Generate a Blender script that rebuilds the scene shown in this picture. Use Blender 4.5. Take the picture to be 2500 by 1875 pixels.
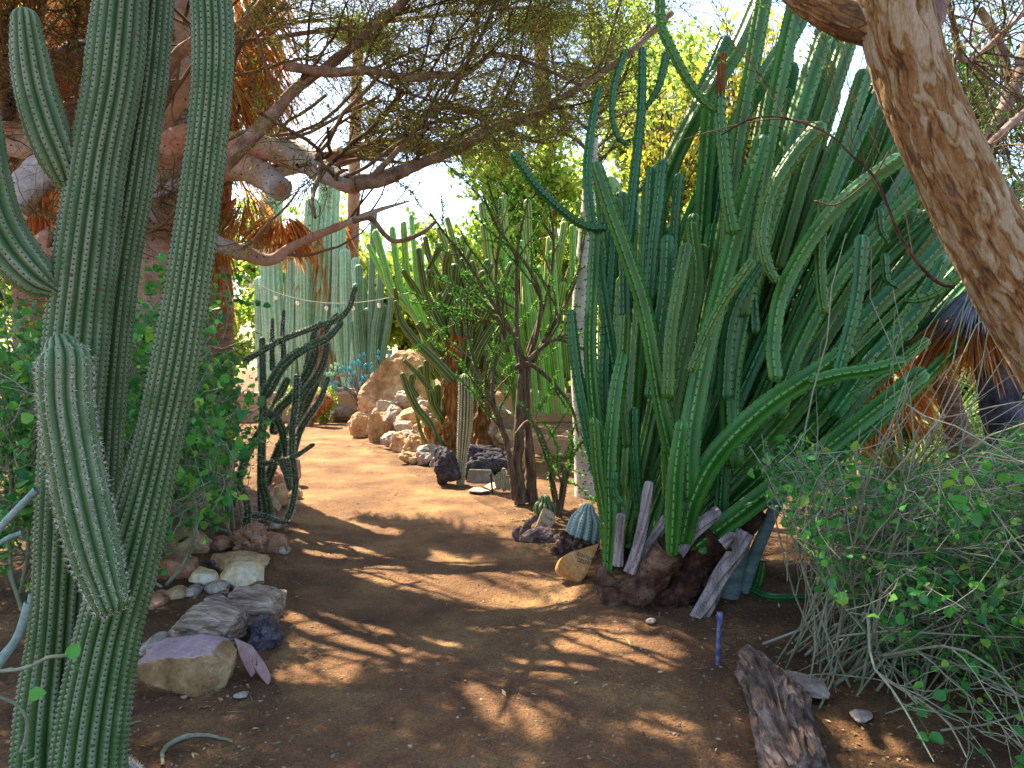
import bpy, bmesh, math, random
import numpy as np
from math import radians
sc = bpy.context.scene
for o in list(bpy.data.objects): bpy.data.objects.remove(o)
# ------------------------------------------------------------ camera, sky, sun
F = 1880.0; HY = 850.0; CH = 1.6           # focal length in photo pixels, horizon row, eye height
cam = bpy.data.objects.new('camera', bpy.data.cameras.new('camera')); sc.collection.objects.link(cam)
cam.location = (0, 0, CH); cam.rotation_euler = (radians(90), 0, 0)
cam.data.sensor_width = 36; cam.data.lens = 36*F/2500; cam.data.shift_y = -(937.5-HY)/2500
cam.data.clip_start = 0.05; cam.data.clip_end = 3000; sc.camera = cam
SUN_AZ = 40; SUN_EL = 51                    # degrees left of the view axis, height
w = bpy.data.worlds.new('World'); sc.world = w; w.use_nodes = True
nt = w.node_tree; sky = nt.nodes.new('ShaderNodeTexSky'); sky.sky_type = 'NISHITA'; sky.sun_disc = False
sky.sun_elevation = radians(SUN_EL); sky.sun_rotation = radians(-SUN_AZ); sky.air_density = .9; sky.dust_density = 1.4; sky.ozone_density = .7
nt.links.new(sky.outputs[0], nt.nodes['Background'].inputs[0]); nt.nodes['Background'].inputs[1].default_value = 0.125
sl = bpy.data.lights.new('sun', 'SUN'); sl.energy = 5.0; sl.angle = radians(0.5); sl.color = (1.0, 0.87, 0.62)
sun = bpy.data.objects.new('sun', sl); sc.collection.objects.link(sun)
from mathutils import Vector
az, el = radians(SUN_AZ), radians(SUN_EL)
SD = Vector((-math.sin(az)*math.cos(el), math.cos(az)*math.cos(el), math.sin(el)))
sun.rotation_euler = SD.to_track_quat('Z', 'Y').to_euler()
sc.view_settings.view_transform = 'Standard'; sc.view_settings.look = 'None'
sc.view_settings.exposure = 2.1; sc.view_settings.gamma = 1
sc.cycles.max_bounces = 6; sc.cycles.diffuse_bounces = 4; sc.cycles.transparent_max_bounces = 8
# ------------------------------------------------------------ helpers
rng = np.random.default_rng(7)
def P(px, py, d): return np.array([(px-1250)/F*d, d, CH-(py-HY)/F*d])
def W(px, d): return px/F*d
def nrm(a):
    a = np.asarray(a, float); return a/np.maximum(np.linalg.norm(a, axis=-1, keepdims=True), 1e-9)
def hsh(i, j, k, s):
    n = (i*374761393 + j*668265263 + k*2147483647 + s*974634777) & 0xffffffff
    n = ((n ^ (n >> 13))*1274126177) & 0xffffffff
    n = n ^ (n >> 16)
    return (n & 0xffff)/65535.0
def noise(p, s=0):
    p = np.asarray(p, float); f = np.floor(p).astype(np.int64); t = p-f; t = t*t*(3-2*t)
    r = 0
    for a in (0, 1):
        for b in (0, 1):
            for c in (0, 1):
                wt = (t[..., 0] if a else 1-t[..., 0])*(t[..., 1] if b else 1-t[..., 1])*(t[..., 2] if c else 1-t[..., 2])
                r = r + wt*hsh(f[..., 0]+a, f[..., 1]+b, f[..., 2]+c, s)
    return r*2-1
def fbm(p, s=0, o=4):
    r = 0; a = 1; p = np.asarray(p, float)
    for k in range(o): r = r+a*noise(p*2**k, s+k); a *= .5
    return r
def spline(pts, n):
    p = np.asarray(pts, float)
    if len(p) == 2: p = np.array([p[0], (p[0]+p[1])/2, p[1]])
    q = np.vstack([2*p[0]-p[1], p, 2*p[-1]-p[-2]])
    out = []
    for i in range(1, len(q)-2):
        for t in np.linspace(0, 1, 16, endpoint=False):
            out.append(.5*((2*q[i])+(-q[i-1]+q[i+1])*t+(2*q[i-1]-5*q[i]+4*q[i+1]-q[i+2])*t*t+(-q[i-1]+3*q[i]-3*q[i+1]+q[i+2])*t**3))
    out.append(p[-1]); out = np.array(out)
    L = np.r_[0, np.cumsum(np.linalg.norm(np.diff(out[:, :3], axis=0), axis=1))]
    s = np.linspace(0, L[-1], n)
    return np.stack([np.interp(s, L, out[:, k]) for k in range(out.shape[1])], 1)
class MB:
    def __init__(s): s.V = []; s.Fc = []; s.A = []; s.M = []; s.n = 0
    def add(s, V, Fc, a=0.0, mat=0):
        V = np.asarray(V, float).reshape(-1, 3); Fc = np.asarray(Fc, np.int64)
        if Fc.shape[1] == 3: Fc = np.c_[Fc, -np.ones(len(Fc), int)]
        s.V.append(V); s.Fc.append(np.where(Fc < 0, -1, Fc+s.n))
        s.A.append(np.broadcast_to(np.asarray(a, float).reshape(-1) if np.ndim(a) else np.full(len(V), a), (len(V),)))
        s.M.append(np.broadcast_to(np.asarray(mat), (len(Fc),)) if np.ndim(mat) else np.full(len(Fc), mat))
        s.n += len(V)
    def build(s, name, mats, parent=None, smooth=True, loc=None):
        V = np.concatenate(s.V); Fc = np.concatenate(s.Fc); A = np.concatenate(s.A); M = np.concatenate(s.M)
        if loc is not None: V = V-np.asarray(loc)
        me = bpy.data.meshes.new(name); cnt = np.where(Fc[:, 3] < 0, 3, 4)
        idx = Fc[Fc >= 0]; st = np.r_[0, np.cumsum(cnt)[:-1]]
        me.vertices.add(len(V)); me.vertices.foreach_set('co', V.ravel())
        me.loops.add(len(idx)); me.loops.foreach_set('vertex_index', idx.astype(np.int32))
        me.polygons.add(len(Fc)); me.polygons.foreach_set('loop_start', st.astype(np.int32))
        if not isinstance(mats, (list, tuple)): mats = [mats]
        for m in mats: me.materials.append(m)
        me.polygons.foreach_set('material_index', M.astype(np.int32))
        me.update(calc_edges=True)
        at = me.attributes.new('a', 'FLOAT', 'POINT'); at.data.foreach_set('value', A.astype(np.float32))
        if smooth: me.shade_smooth()
        else: me.shade_flat()
        o = bpy.data.objects.new(name, me); sc.collection.objects.link(o)
        if loc is not None: o.location = loc
        if parent is not None:
            o.parent = parent; o.location = (0, 0, 0) if loc is None else loc
            pl = parent.location
            if parent.type == 'EMPTY' and loc is None: o.location = -pl
            elif parent.type == 'EMPTY': o.location = Vector(loc)-pl
            elif parent.parent is not None: o.location = (0, 0, 0)
        return o
def tag(o, label, cat=None, group=None, kind=None):
    if label: o['label'] = label
    if cat: o['category'] = cat
    if group: o['group'] = group
    if kind: o['kind'] = kind
    return o
def thing(name, loc, label, cat, group=None):
    o = bpy.data.objects.new(name, None); sc.collection.objects.link(o); o.location = Vector([float(v) for v in loc]); o.empty_display_size = .1
    return tag(o, label, cat, group)
def gridfaces(nr, nc, wrap=True):
    i = np.arange(nr-1)[:, None]*nc; j = np.arange(nc if wrap else nc-1)[None, :]; k = (j+1) % nc
    return np.stack([i+j, i+k, i+nc+k, i+nc+j], -1).reshape(-1, 4)
def tubes(mb, Pt, R, sides=4, a=None, mat=0):
    """many thin tubes at once: Pt [N,K,3], R [N,K]"""
    Pt = np.asarray(Pt, float); N, K, _ = Pt.shape; R = np.broadcast_to(R, (N, K))
    T = nrm(np.gradient(Pt, axis=1)); ch = nrm(Pt[:, -1]-Pt[:, 0])
    ref = nrm(np.cross(ch, np.where(np.abs(ch[:, 2:3]) > .8, [[1., 0, 0]], [[0, 0, 1.]])))
    U = nrm(np.cross(T, ref[:, None, :])); Vv = np.cross(T, U)
    th = np.arange(sides)*2*np.pi/sides
    X = Pt[:, :, None]+R[:, :, None, None]*(np.cos(th)[None, None, :, None]*U[:, :, None]+np.sin(th)[None, None, :, None]*Vv[:, :, None])
    f = gridfaces(K, sides)[None]+(np.arange(N)*K*sides)[:, None, None]
    av = rng.random(N) if a is None else np.broadcast_to(a, (N,))
    mb.add(X.reshape(-1, 3), f.reshape(-1, 4), np.repeat(av, K*sides), mat)
def ribbons(mb, Pt, Wd, nref=None, a=None, mat=0, fold=0.0):
    Pt = np.asarray(Pt, float); N, K, _ = Pt.shape; Wd = np.broadcast_to(Wd, (N, K))
    T = nrm(np.gradient(Pt, axis=1))
    ref = nrm(rng.normal(size=(N, 3))) if nref is None else np.broadcast_to(nref, (N, 3))
    U = nrm(np.cross(T, ref[:, None, :])); B = np.cross(T, U)
    X = np.stack([Pt-U*Wd[..., None], Pt+B*(Wd*fold)[..., None], Pt+U*Wd[..., None]], 2)
    f = gridfaces(K, 3, False)[None]+(np.arange(N)*K*3)[:, None, None]
    av = rng.random(N) if a is None else np.broadcast_to(a, (N,))
    mb.add(X.reshape(-1, 3), f.reshape(-1, 4), np.repeat(av, K*3), mat)
def leaves(mb, C, D, L, wd, a=None, mat=0, up=0.6, fold=.25):
    """diamond leaves folded on the midrib"""
    N = len(C); D = nrm(D); r = nrm(rng.normal(size=(N, 3))+np.array([0, 0, up])); S = nrm(np.cross(D, r)); Nn = np.cross(S, D)
    L = np.broadcast_to(L, (N,))[:, None]; wd = np.broadcast_to(wd, (N,))[:, None]
    X = np.stack([C, C+D*L*.45+S*wd+Nn*wd*fold, C+D*L, C+D*L*.45-S*wd+Nn*wd*fold], 1)
    f = np.array([[0, 1, 2, -1], [0, 2, 3, -1]])[None]+0*np.arange(N)[:, None, None]
    f = np.where(f < 0, -1, f+(np.arange(N)*4)[:, None, None])
    av = rng.random(N) if a is None else a
    mb.add(X.reshape(-1, 3), f.reshape(-1, 4), np.repeat(av, 4), mat)
def roundleaves(mb, C, R, a=None, mat=0, up=.8, D=None):
    N = len(C); Nn = nrm(rng.normal(size=(N, 3))+np.array([0, 0, up])); D = nrm(rng.normal(size=(N, 3)) if D is None else D)
    S = nrm(np.cross(D, Nn)); D = nrm(np.cross(Nn, S)); R = np.broadcast_to(R, (N,))[:, None]
    th = np.arange(8)*np.pi/4
    rr = np.array([.8, .98, 1, .95, 1.2, .95, 1, .98]); cup = np.array([0, .22, .34, .2, -.05, .2, .34, .22])
    X = np.stack([C+R*(-D*np.cos(t)*q+S*np.sin(t)*q*.95+Nn*c)+D*R*.8 for t, q, c in zip(th, rr, cup)], 1)
    f = np.array([[0, 1, 2, 3], [0, 3, 4, -1], [0, 4, 5, -1], [0, 5, 6, 7]])[None]+0*np.arange(N)[:, None, None]
    f = np.where(f < 0, -1, f+(np.arange(N)*8)[:, None, None])
    av = rng.random(N) if a is None else a
    mb.add(X.reshape(-1, 3), f.reshape(-1, 4), np.repeat(av, 8), mat)
def frames(p):
    T = nrm(np.gradient(p, axis=0)); u = np.cross(T[0], [0, 1, 0.13]); U = []
    for t in T:
        u = u-t*np.dot(u, t); u = u/np.linalg.norm(u); U.append(u)
    U = np.array(U); return T, U, np.cross(T, U)
def grow(paths, rad, n, t0, t1, L, ang, K=6, wig=.15, bias=(0, 0, 0), rs=.5, taper=.35, keep=None):
    paths = np.asarray(paths); N, Kp, _ = paths.shape
    ln = np.linalg.norm(np.diff(paths, axis=1), axis=2).sum(1); i = rng.choice(N, n, p=ln/ln.sum())
    t = rng.uniform(t0, t1, n)*(Kp-1); k = np.minimum(t.astype(int), Kp-2); fr = (t-k)[:, None]
    p0 = paths[i, k]*(1-fr)+paths[i, k+1]*fr; tg = nrm(paths[i, k+1]-paths[i, k])
    r0 = rad[i, k]*rs
    pr = nrm(np.cross(tg, rng.normal(size=(n, 3)))); an = rng.uniform(ang[0], ang[1], n)[:, None]
    d = nrm(tg*np.cos(an)+pr*np.sin(an)+np.array(bias)); Ls = rng.uniform(L[0], L[1], n)
    pts = [p0]
    for q in range(K-1):
        pts.append(pts[-1]+d*(Ls/(K-1))[:, None]); d = nrm(d+rng.normal(size=(n, 3))*wig+np.array(bias)*.25)
    out = np.stack(pts, 1)
    R = r0[:, None]*np.linspace(1, taper, K)[None]
    if keep is not None:
        m = keep(out[:, -1]); out = out[m]; R = R[m]
    return out, R
# gaps in the crowns through which sun reaches the soil: (photo column, row, half length, half width, tilt) of each sunlit patch
SUNP = [(915, 1543, 215, 66, .05), (770, 1632, 95, 30, .0), (1215, 1400, 240, 13, .23), (1010, 1418, 190, 22, .12), (1150, 1450, 170, 12, .15), (1380, 1478, 46, 13, -.1), (1500, 1603, 155, 46, .12), (1320, 1622, 72, 26, .2), (1245, 1732, 135, 50, .42), (1630, 1778, 105, 20, .1),
        (1215, 1502, 110, 18, .1), (860, 1178, 150, 7, .08), (870, 1205, 150, 8, .1), (850, 1228, 120, 9, .1), (800, 1255, 80, 8, .05), (870, 1285, 120, 9, .12), (800, 1310, 90, 8, .08), (850, 1345, 140, 10, .1), (780, 1370, 80, 8, .1), (960, 1380, 150, 8, .12), (2140, 1830, 120, 26, .5), (760, 1150, 120, 10, 0), (900, 1130, 200, 60, 0), (820, 1080, 160, 30, 0),
        (1430, 1555, 60, 14, .3), (440, 1500, 90, 16, .0), (470, 1430, 120, 14, 0), (1090, 1160, 60, 8, 0)]
def sunok(X):
    X = np.asarray(X); s = np.array(SD); h = X-s*(X[..., 2:3]/s[2]); y = np.maximum(h[..., 1], .8); px = 1250+h[..., 0]/y*F; py = HY+CH/y*F; ok = np.ones(px.shape, bool)
    for cx, cy, a, b, r in SUNP:
        dx, dy = px-cx, (py-cy); u = (dx*math.cos(r)+dy*math.sin(r))/a; v = (-dx*math.sin(r)+dy*math.cos(r))/b
        ok &= (u*u+v*v > 1+.25*np.sin(px*.05+cy)) | (X[..., 1] < 1)
    ok |= (h[..., 1] < 1)
    return ok
# ------------------------------------------------------------ materials
def lin(h):
    h = h.lstrip('#'); c = [int(h[i:i+2], 16)/255 for i in (0, 2, 4)]
    return tuple((x/12.92 if x <= .04045 else ((x+.055)/1.055)**2.4) for x in c)+(1,)
def mk(name, cols, scale=6, rough=.8, bump=.3, bscale=None, stretch=(1, 1, 1), attr=None, trans=0.0, spec=.3, detail=6, bdist=.01, spots=None, metal=0, grain=.35):
    """cols: base colours along a noise ramp; attr: colours mixed in by the mesh attribute 'a'"""
    m = bpy.data.materials.new(name); m.use_nodes = True; n = m.node_tree.nodes; l = m.node_tree.links; b = n['Principled BSDF']
    tc = n.new('ShaderNodeTexCoord'); mp = n.new('ShaderNodeMapping'); mp.inputs['Scale'].default_value = stretch; l.new(tc.outputs['Object'], mp.inputs[0])
    nz = n.new('ShaderNodeTexNoise'); nz.inputs['Scale'].default_value = scale; nz.inputs['Detail'].default_value = detail; nz.inputs['Roughness'].default_value = .62
    l.new(mp.outputs[0], nz.inputs['Vector'])
    rp = n.new('ShaderNodeValToRGB'); e = rp.color_ramp.elements; cs = [c if isinstance(c, tuple) else lin(c) for c in cols]
    e[0].position = .32; e[0].color = cs[0]; e[1].position = .68; e[1].color = cs[-1]
    for k, c in enumerate(cs[1:-1]): q = e.new(.32+.36*(k+1)/(len(cs)-1)); q.color = c
    l.new(nz.outputs[0], rp.inputs[0]); col = rp.outputs[0]
    if attr:
        at = n.new('ShaderNodeAttribute'); at.attribute_name = 'a'; r2 = n.new('ShaderNodeValToRGB'); e = r2.color_ramp.elements
        pos = [p for p, _ in attr[0]]; e[0].position = pos[0]; e[0].color = lin(attr[0][0][1]); e[1].position = pos[-1]; e[1].color = lin(attr[0][-1][1])
        for p_, c_ in attr[0][1:-1]: q = e.new(p_); q.color = lin(c_)
        l.new(at.outputs['Fac'], r2.inputs[0]); mx = n.new('ShaderNodeMix'); mx.data_type = 'RGBA'; mx.inputs[0].default_value = attr[1]
        l.new(col, mx.inputs[6]); l.new(r2.outputs[0], mx.inputs[7]); col = mx.outputs[2]
    if spots:
        v = n.new('ShaderNodeTexVoronoi'); v.inputs['Scale'].default_value = spots[0]; l.new(mp.outputs[0], v.inputs['Vector'])
        r3 = n.new('ShaderNodeValToRGB'); r3.color_ramp.elements[0].position = spots[1]; r3.color_ramp.elements[1].position = spots[1]+.05
        l.new(v.outputs['Distance'], r3.inputs[0]); mx = n.new('ShaderNodeMix'); mx.data_type = 'RGBA'; l.new(r3.outputs[0], mx.inputs[0])
        mx.inputs[6].default_value = lin(spots[2]); l.new(col, mx.inputs[7]); col = mx.outputs[2]
    if grain:
        n3 = n.new('ShaderNodeTexNoise'); n3.inputs['Scale'].default_value = (bscale or scale*4)*1.7; n3.inputs['Detail'].default_value = 6; n3.inputs['Roughness'].default_value = .75; l.new(mp.outputs[0], n3.inputs['Vector'])
        mr = n.new('ShaderNodeMapRange'); mr.inputs[1].default_value = .3; mr.inputs[2].default_value = .7; mr.inputs[3].default_value = 1-grain; mr.inputs[4].default_value = 1+grain*.8; l.new(n3.outputs[0], mr.inputs[0])
        mg = n.new('ShaderNodeMix'); mg.data_type = 'RGBA'; mg.blend_type = 'MULTIPLY'; mg.inputs[0].default_value = 1; l.new(col, mg.inputs[6]); l.new(mr.outputs[0], mg.inputs[7]); col = mg.outputs[2]
    l.new(col, b.inputs['Base Color']); b.inputs['Roughness'].default_value = rough; b.inputs['Specular IOR Level'].default_value = spec; b.inputs['Metallic'].default_value = metal
    if bump:
        n2 = n.new('ShaderNodeTexNoise'); n2.inputs['Scale'].default_value = bscale or scale*4; n2.inputs['Detail'].default_value = 8; n2.inputs['Roughness'].default_value = .65; l.new(mp.outputs[0], n2.inputs['Vector'])
        bp = n.new('ShaderNodeBump'); bp.inputs['Strength'].default_value = bump; bp.inputs['Distance'].default_value = bdist; l.new(n2.outputs[0], bp.inputs['Height']); l.new(bp.outputs[0], b.inputs['Normal'])
    if trans:
        t = n.new('ShaderNodeBsdfTranslucent'); l.new(col, t.inputs[0]); ms = n.new('ShaderNodeMixShader'); ms.inputs[0].default_value = trans
        l.new(b.outputs[0], ms.inputs[1]); l.new(t.outputs[0], ms.inputs[2]); l.new(ms.outputs[0], n['Material Output'].inputs[0])
    return m
M = {}
M['soil'] = mk('soil', ['#583c28', '#7a583a', '#9e7a50'], 2.2, .95, 1.0, 50, bdist=.05, detail=12, grain=.6)
M['pathsoil'] = mk('path_soil', ['#644630', '#8a6444', '#ae885a'], 1.6, .95, 1.0, 50, bdist=.05, detail=12, grain=.6)
M['gravel'] = mk('gravel', ['#8f7d6c', '#b3a28e'], 20, .9, .3, attr=([(0, '#402e22'), (.5, '#6a5440'), (.92, '#8a705a'), (1, '#b4a490')], .7))
M['cardon'] = mk('cardon_skin', ['#244a1a', '#385a26', '#4a6a36'], 3, .5, .25, 60, attr=([(0, '#081206'), (.25, '#1f4416'), (.55, '#40662e'), (.85, '#5e7448'), (1, '#8c947a')], .7), spec=.4, spots=(11, .06, '#5c4a34'))  # near-black low end paints shade into the rib valleys
M['cereus'] = mk('cereus_skin', ['#26601c', '#3a7c24', '#50922e'], 4, .38, .1, 50, attr=([(0, '#173c12'), (.6, '#367a26'), (.88, '#559a3c'), (1, '#c4d49c')], .6), spec=.5, spots=(13, .085, '#6a5a3c'))  # pale ramp end paints rim highlights on rib crests, also in both variants below
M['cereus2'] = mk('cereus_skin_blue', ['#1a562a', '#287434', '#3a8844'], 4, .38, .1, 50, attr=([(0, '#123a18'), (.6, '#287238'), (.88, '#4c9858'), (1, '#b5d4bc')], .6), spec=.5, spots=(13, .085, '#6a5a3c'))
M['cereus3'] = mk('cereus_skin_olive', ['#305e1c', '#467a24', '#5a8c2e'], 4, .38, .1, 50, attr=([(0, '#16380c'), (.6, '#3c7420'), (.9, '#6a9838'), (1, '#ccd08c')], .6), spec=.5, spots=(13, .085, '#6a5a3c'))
M['areole'] = mk('areole', ['#2a2018', '#40342a'], 30, .9, 0)
M['spine'] = mk('spine_pale', ['#d8d0bc', '#f0e8d8'], 30, .6, 0)
M['spined'] = mk('spine_dark', ['#4a3c2e', '#8a7a62'], 30, .6, 0)
M['deadwood'] = mk('dead_cactus_wood', ['#6a5a54', '#9a8c88', '#b8aca8'], 5, .9, .8, 30, (3, 3, .6), spots=(38, .18, '#2e241e'))
M['trunkbark'] = mk('reddish_trunk_bark', ['#38241a', '#705240', '#9c8068'], 10, .95, 1.0, 34, bdist=.04, spots=(22, .1, '#22140e'))
M['litter'] = mk('litter_leaf', ['#6a4c30', '#94744c'], 4, .9, 0, attr=([(0, '#4a3422'), (.6, '#8a6a44'), (1, '#c8ae84')], .8), grain=0)
M['bark_dark'] = mk('dark_bark', ['#22140e', '#4c3024', '#7a5844'], 14, .95, 1.0, 40, bdist=.04)
M['staghorn'] = mk('staghorn_skin', ['#34502a', '#476638', '#5a7642'], 6, .55, .2, 50, attr=([(0, '#1a2c18'), (.6, '#37532c'), (1, '#8d9a68')], .6))
M['crested'] = mk('crested_skin', ['#3c5a36', '#54703c', '#6f8246'], 6, .5, .2, 40, attr=([(0, '#2a3a22'), (.5, '#4b6b3c'), (1, '#c0bd7c')], .65))
M['crestbark'] = mk('crested_bark', ['#5c3420', '#94602f', '#c89a64'], 6, .9, 1, 20, (5, 5, .7), bdist=.04)
M['limb'] = mk('pale_limb_bark', ['#84705f', '#b0a29a', '#cfc6c6'], 5, .85, 1, 18, bdist=.03, attr=([(0, '#b45c22'), (.42, '#b07c58'), (.6, '#b4aaa8'), (1, '#c8c2c8')], .6), spots=(16, .12, '#3a2a22'))  # orange low end stands in for warm light bounced from the ground
M['limbred'] = mk('reddish_limb_bark', ['#5c443c', '#886c5e', '#ac9484'], 7, .85, 1, 24, bdist=.02)
M['twig'] = mk('twig_bark', ['#3e2a1e', '#5c4632', '#786048'], 8, .9, 0, attr=([(0, '#32241a'), (1, '#94785c')], .5))
M['leaf_olive'] = mk('leaf_olive', ['#687a30', '#8c9638'], 2, .6, 0, attr=([(0, '#4c6428'), (.45, '#7c903a'), (.75, '#a0983c'), (1, '#c89444')], .7), trans=.5, grain=0)
M['leaf_round'] = mk('leaf_round', ['#2e7a2c', '#4c9838'], 2.2, .42, 0, attr=([(0, '#1e6030'), (.5, '#3c9038'), (.85, '#6cb440'), (1, '#b4d040')], .7), trans=.35, spec=.5, grain=0)
M['leaf_small'] = mk('leaf_ocotillo', ['#2f7a20', '#58a030'], 2, .5, 0, attr=([(0, '#2a6420'), (.6, '#4f9630'), (1, '#9ccc40')], .7), trans=.4, grain=0)
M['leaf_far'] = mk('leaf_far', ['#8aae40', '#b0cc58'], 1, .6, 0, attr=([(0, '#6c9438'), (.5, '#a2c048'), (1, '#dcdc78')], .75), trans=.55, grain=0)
M['leaf_yellow'] = mk('leaf_yellow', ['#a8a830', '#d8cc48'], 1, .6, 0, attr=([(0, '#7c9430'), (.45, '#a4b440'), (.85, '#e8d450'), (1, '#e09868')], .8), trans=.5, grain=0)
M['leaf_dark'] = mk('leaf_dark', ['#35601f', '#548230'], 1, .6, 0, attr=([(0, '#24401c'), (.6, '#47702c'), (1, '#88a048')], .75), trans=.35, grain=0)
M['stem_pale'] = mk('stem_pale', ['#6f7458', '#93947a', '#aeac98'], 8, .7, .2, 60, attr=([(0, '#465030'), (.6, '#767c5c'), (1, '#a8a490')], .5))
M['stem_blue'] = mk('stem_bluegreen', ['#6a8078', '#8ca098'], 8, .6, .1)
M['ocobark'] = mk('ocotillo_bark', ['#3c3026', '#6a5646', '#8a7866'], 8, .9, .8, 35, (4, 4, .7))
M['whitebark'] = mk('white_trunk', ['#a8a29c', '#c8c4be', '#dad6d0'], 5, .8, .4, 30, (1, 1, 1.6), spots=(17, .2, '#2c2622'))
M['fuzz'] = mk('woolly_cactus', ['#4c5a3e', '#6a7450'], 8, .7, .2, attr=([(0, '#3c4c34'), (.6, '#56644a'), (1, '#a0a084')], .7))
M['granite'] = mk('boulder_granite', ['#8a664a', '#bc9670', '#d8bc94'], 5, .92, 1, 9, bdist=.12)
M['rock_tan'] = mk('rock_tan', ['#8e6c4c', '#b8946c', '#d8bc94'], 6, .9, .8, 25, bdist=.02)
M['rock_grey'] = mk('rock_grey', ['#7c7068', '#a4968a', '#c6baac'], 6, .9, .8, 25, bdist=.02)
M['rock_red'] = mk('rock_reddish', ['#7a4c34', '#a8765a', '#c49a80'], 8, .9, .9, 30, bdist=.02)
M['lava'] = mk('lava_rock', ['#2c2a30', '#4a4650', '#66606a'], 12, .95, 1, 30, bdist=.04, spots=(26, .22, '#141216'))
M['sandstone'] = mk('yellow_sandstone', ['#745638', '#9c7c54', '#bca27a'], 7, .85, .8, 30, bdist=.015)
M['purple'] = mk('purple_stone', ['#8c747a', '#a48c94', '#bcae98'], 4, .7, .2, 30)
M['pinkslab'] = mk('pink_slate', ['#9a7674', '#b08e8c', '#b89c98'], 8, .75, .3, 50)
M['petrified'] = mk('petrified_wood', ['#5c4a42', '#a08a78', '#d2c2ac'], 5, .85, 1, 14, (1, 5, 6), bdist=.02)
M['cream'] = mk('cream_jasper', ['#b88a40', '#d8c49c', '#e2d8c4'], 5, .6, .5, 18, spots=(7, .14, '#7a3c14'))
M['amethyst'] = mk('amethyst', ['#161318', '#38303c', '#7c7080'], 9, .35, 1, 40, spec=.7, bdist=.02)
M['porous'] = mk('porous_rock', ['#8a5e4a', '#b08468', '#caa68c'], 8, .9, 1, 22, bdist=.03, spots=(15, .2, '#3a2218'))
M['signstone'] = mk('sign_stone_gold', ['#b87838', '#cc9a60', '#dcc09c'], 6, .7, .2, 30)
M['signpale'] = mk('sign_stone_pale', ['#c8a888', '#d8bea0'], 8, .75, .2, 40)
M['ink'] = mk('ink', ['#2a201c', '#32261e'], 8, .8, 0)
M['logwood'] = mk('log_wood', ['#3a2820', '#7e685c', '#b8a294'], 5, .88, 1, 16, (5, 1.1, 5), bdist=.03, grain=.5)
M['driftwood'] = mk('driftwood', ['#3c2c2a', '#7a6460', '#a08c84'], 6, .85, 1, 18, (2, 5, 5), bdist=.02)
M['barrel'] = mk('barrel_skin', ['#7a9690', '#96aca4', '#b0bfb4'], 6, .5, .1, attr=([(0, '#4e6c64'), (.7, '#92aaa2'), (1, '#c0d0c8')], .6))
M['barrelbase'] = mk('barrel_corky_base', ['#2a1814', '#5a4038', '#a89488'], 14, .95, 1, 30, bdist=.03)
M['agave'] = mk('agave_leaf', ['#3a5a3a', '#5c7a4c'], 6, .5, 0, attr=([(0, '#2f4c30'), (1, '#8a9e6c')], .6))
M['block'] = mk('grey_block', ['#6a6a68', '#96928c'], 14, .9, .8, 30)
M['pipe'] = mk('blue_pipe', ['#34406c', '#525e88', '#8c90a8'], 30, .5, .2)
M['stake'] = mk('dark_stake', ['#141614', '#24302c'], 10, .6, 0)
M['treebark'] = mk('peeling_bark', ['#604830', '#8a7050', '#a8927a'], 9, .85, 1, 46, (2, 2, .8), attr=([(0, '#3c2410'), (.28, '#7c501e'), (.5, '#8e6c42'), (.75, '#a08c6c'), (1, '#b4a48c')], .75), bdist=.01)  # orange tones in the ramp stand in for warm light on the trunk
M['thatch'] = mk('palm_thatch', ['#a8622a', '#cc8a40', '#dcb070'], 3, .85, 0, attr=([(0, '#96481a'), (.5, '#cc7e30'), (1, '#e8c488')], .75), trans=.5)
M['palmtrunk'] = mk('palm_trunk', ['#6c4c38', '#96705a', '#b49280'], 4, .95, 1, 12, (1, 1, 7), bdist=.05)
M['palmdark'] = mk('dark_palm_trunk', ['#332c36', '#56505c', '#746c78'], 7, .95, 1, 14, (1.5, 1.5, 1), bdist=.05)
M['palmleaf'] = mk('palm_leaf', ['#5f8244', '#8aa25c'], 3, .5, 0, attr=([(0, '#466c38'), (.6, '#86a458'), (1, '#cfc890')], .7), trans=.35)
M['silver'] = mk('silver_frond', ['#8c92a0', '#b4b8c4'], 4, .6, 0, trans=.2)
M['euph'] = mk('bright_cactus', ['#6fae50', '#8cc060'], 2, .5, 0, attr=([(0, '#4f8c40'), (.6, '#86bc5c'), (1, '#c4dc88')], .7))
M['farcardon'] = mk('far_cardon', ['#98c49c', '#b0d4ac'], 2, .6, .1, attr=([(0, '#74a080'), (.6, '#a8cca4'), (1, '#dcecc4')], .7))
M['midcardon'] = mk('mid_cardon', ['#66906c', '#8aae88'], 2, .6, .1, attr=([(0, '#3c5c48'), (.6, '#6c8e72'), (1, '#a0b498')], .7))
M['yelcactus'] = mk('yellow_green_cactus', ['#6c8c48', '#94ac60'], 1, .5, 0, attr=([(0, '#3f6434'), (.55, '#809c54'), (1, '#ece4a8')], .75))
M['adobe'] = mk('adobe_wall', ['#a88468', '#c4a284'], 1.5, .95, .5, 20)
M['plank'] = mk('weathered_plank', ['#8c8078', '#b8aca0'], 5, .85, .5, 20, (1, 8, 8))
M['glass1'] = mk('blue_glass', ['#2a98b0', '#4cbccc'], 5, .15, 0, trans=.5, spec=.8)
M['glass2'] = mk('green_glass', ['#8cc8a0', '#c0dcc0'], 5, .15, 0, trans=.5, spec=.8)
M['metal'] = mk('rusty_metal', ['#4a4440', '#6c6058'], 8, .6, 0)
M['shell'] = mk('tortoise_shell', ['#5c4c44', '#8c7a70'], 9, .7, .6, 20, spots=(9, .1, '#3a2c26'))
M['skin'] = mk('tortoise_skin', ['#7a685c', '#a08c7c'], 20, .8, .4)
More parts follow.
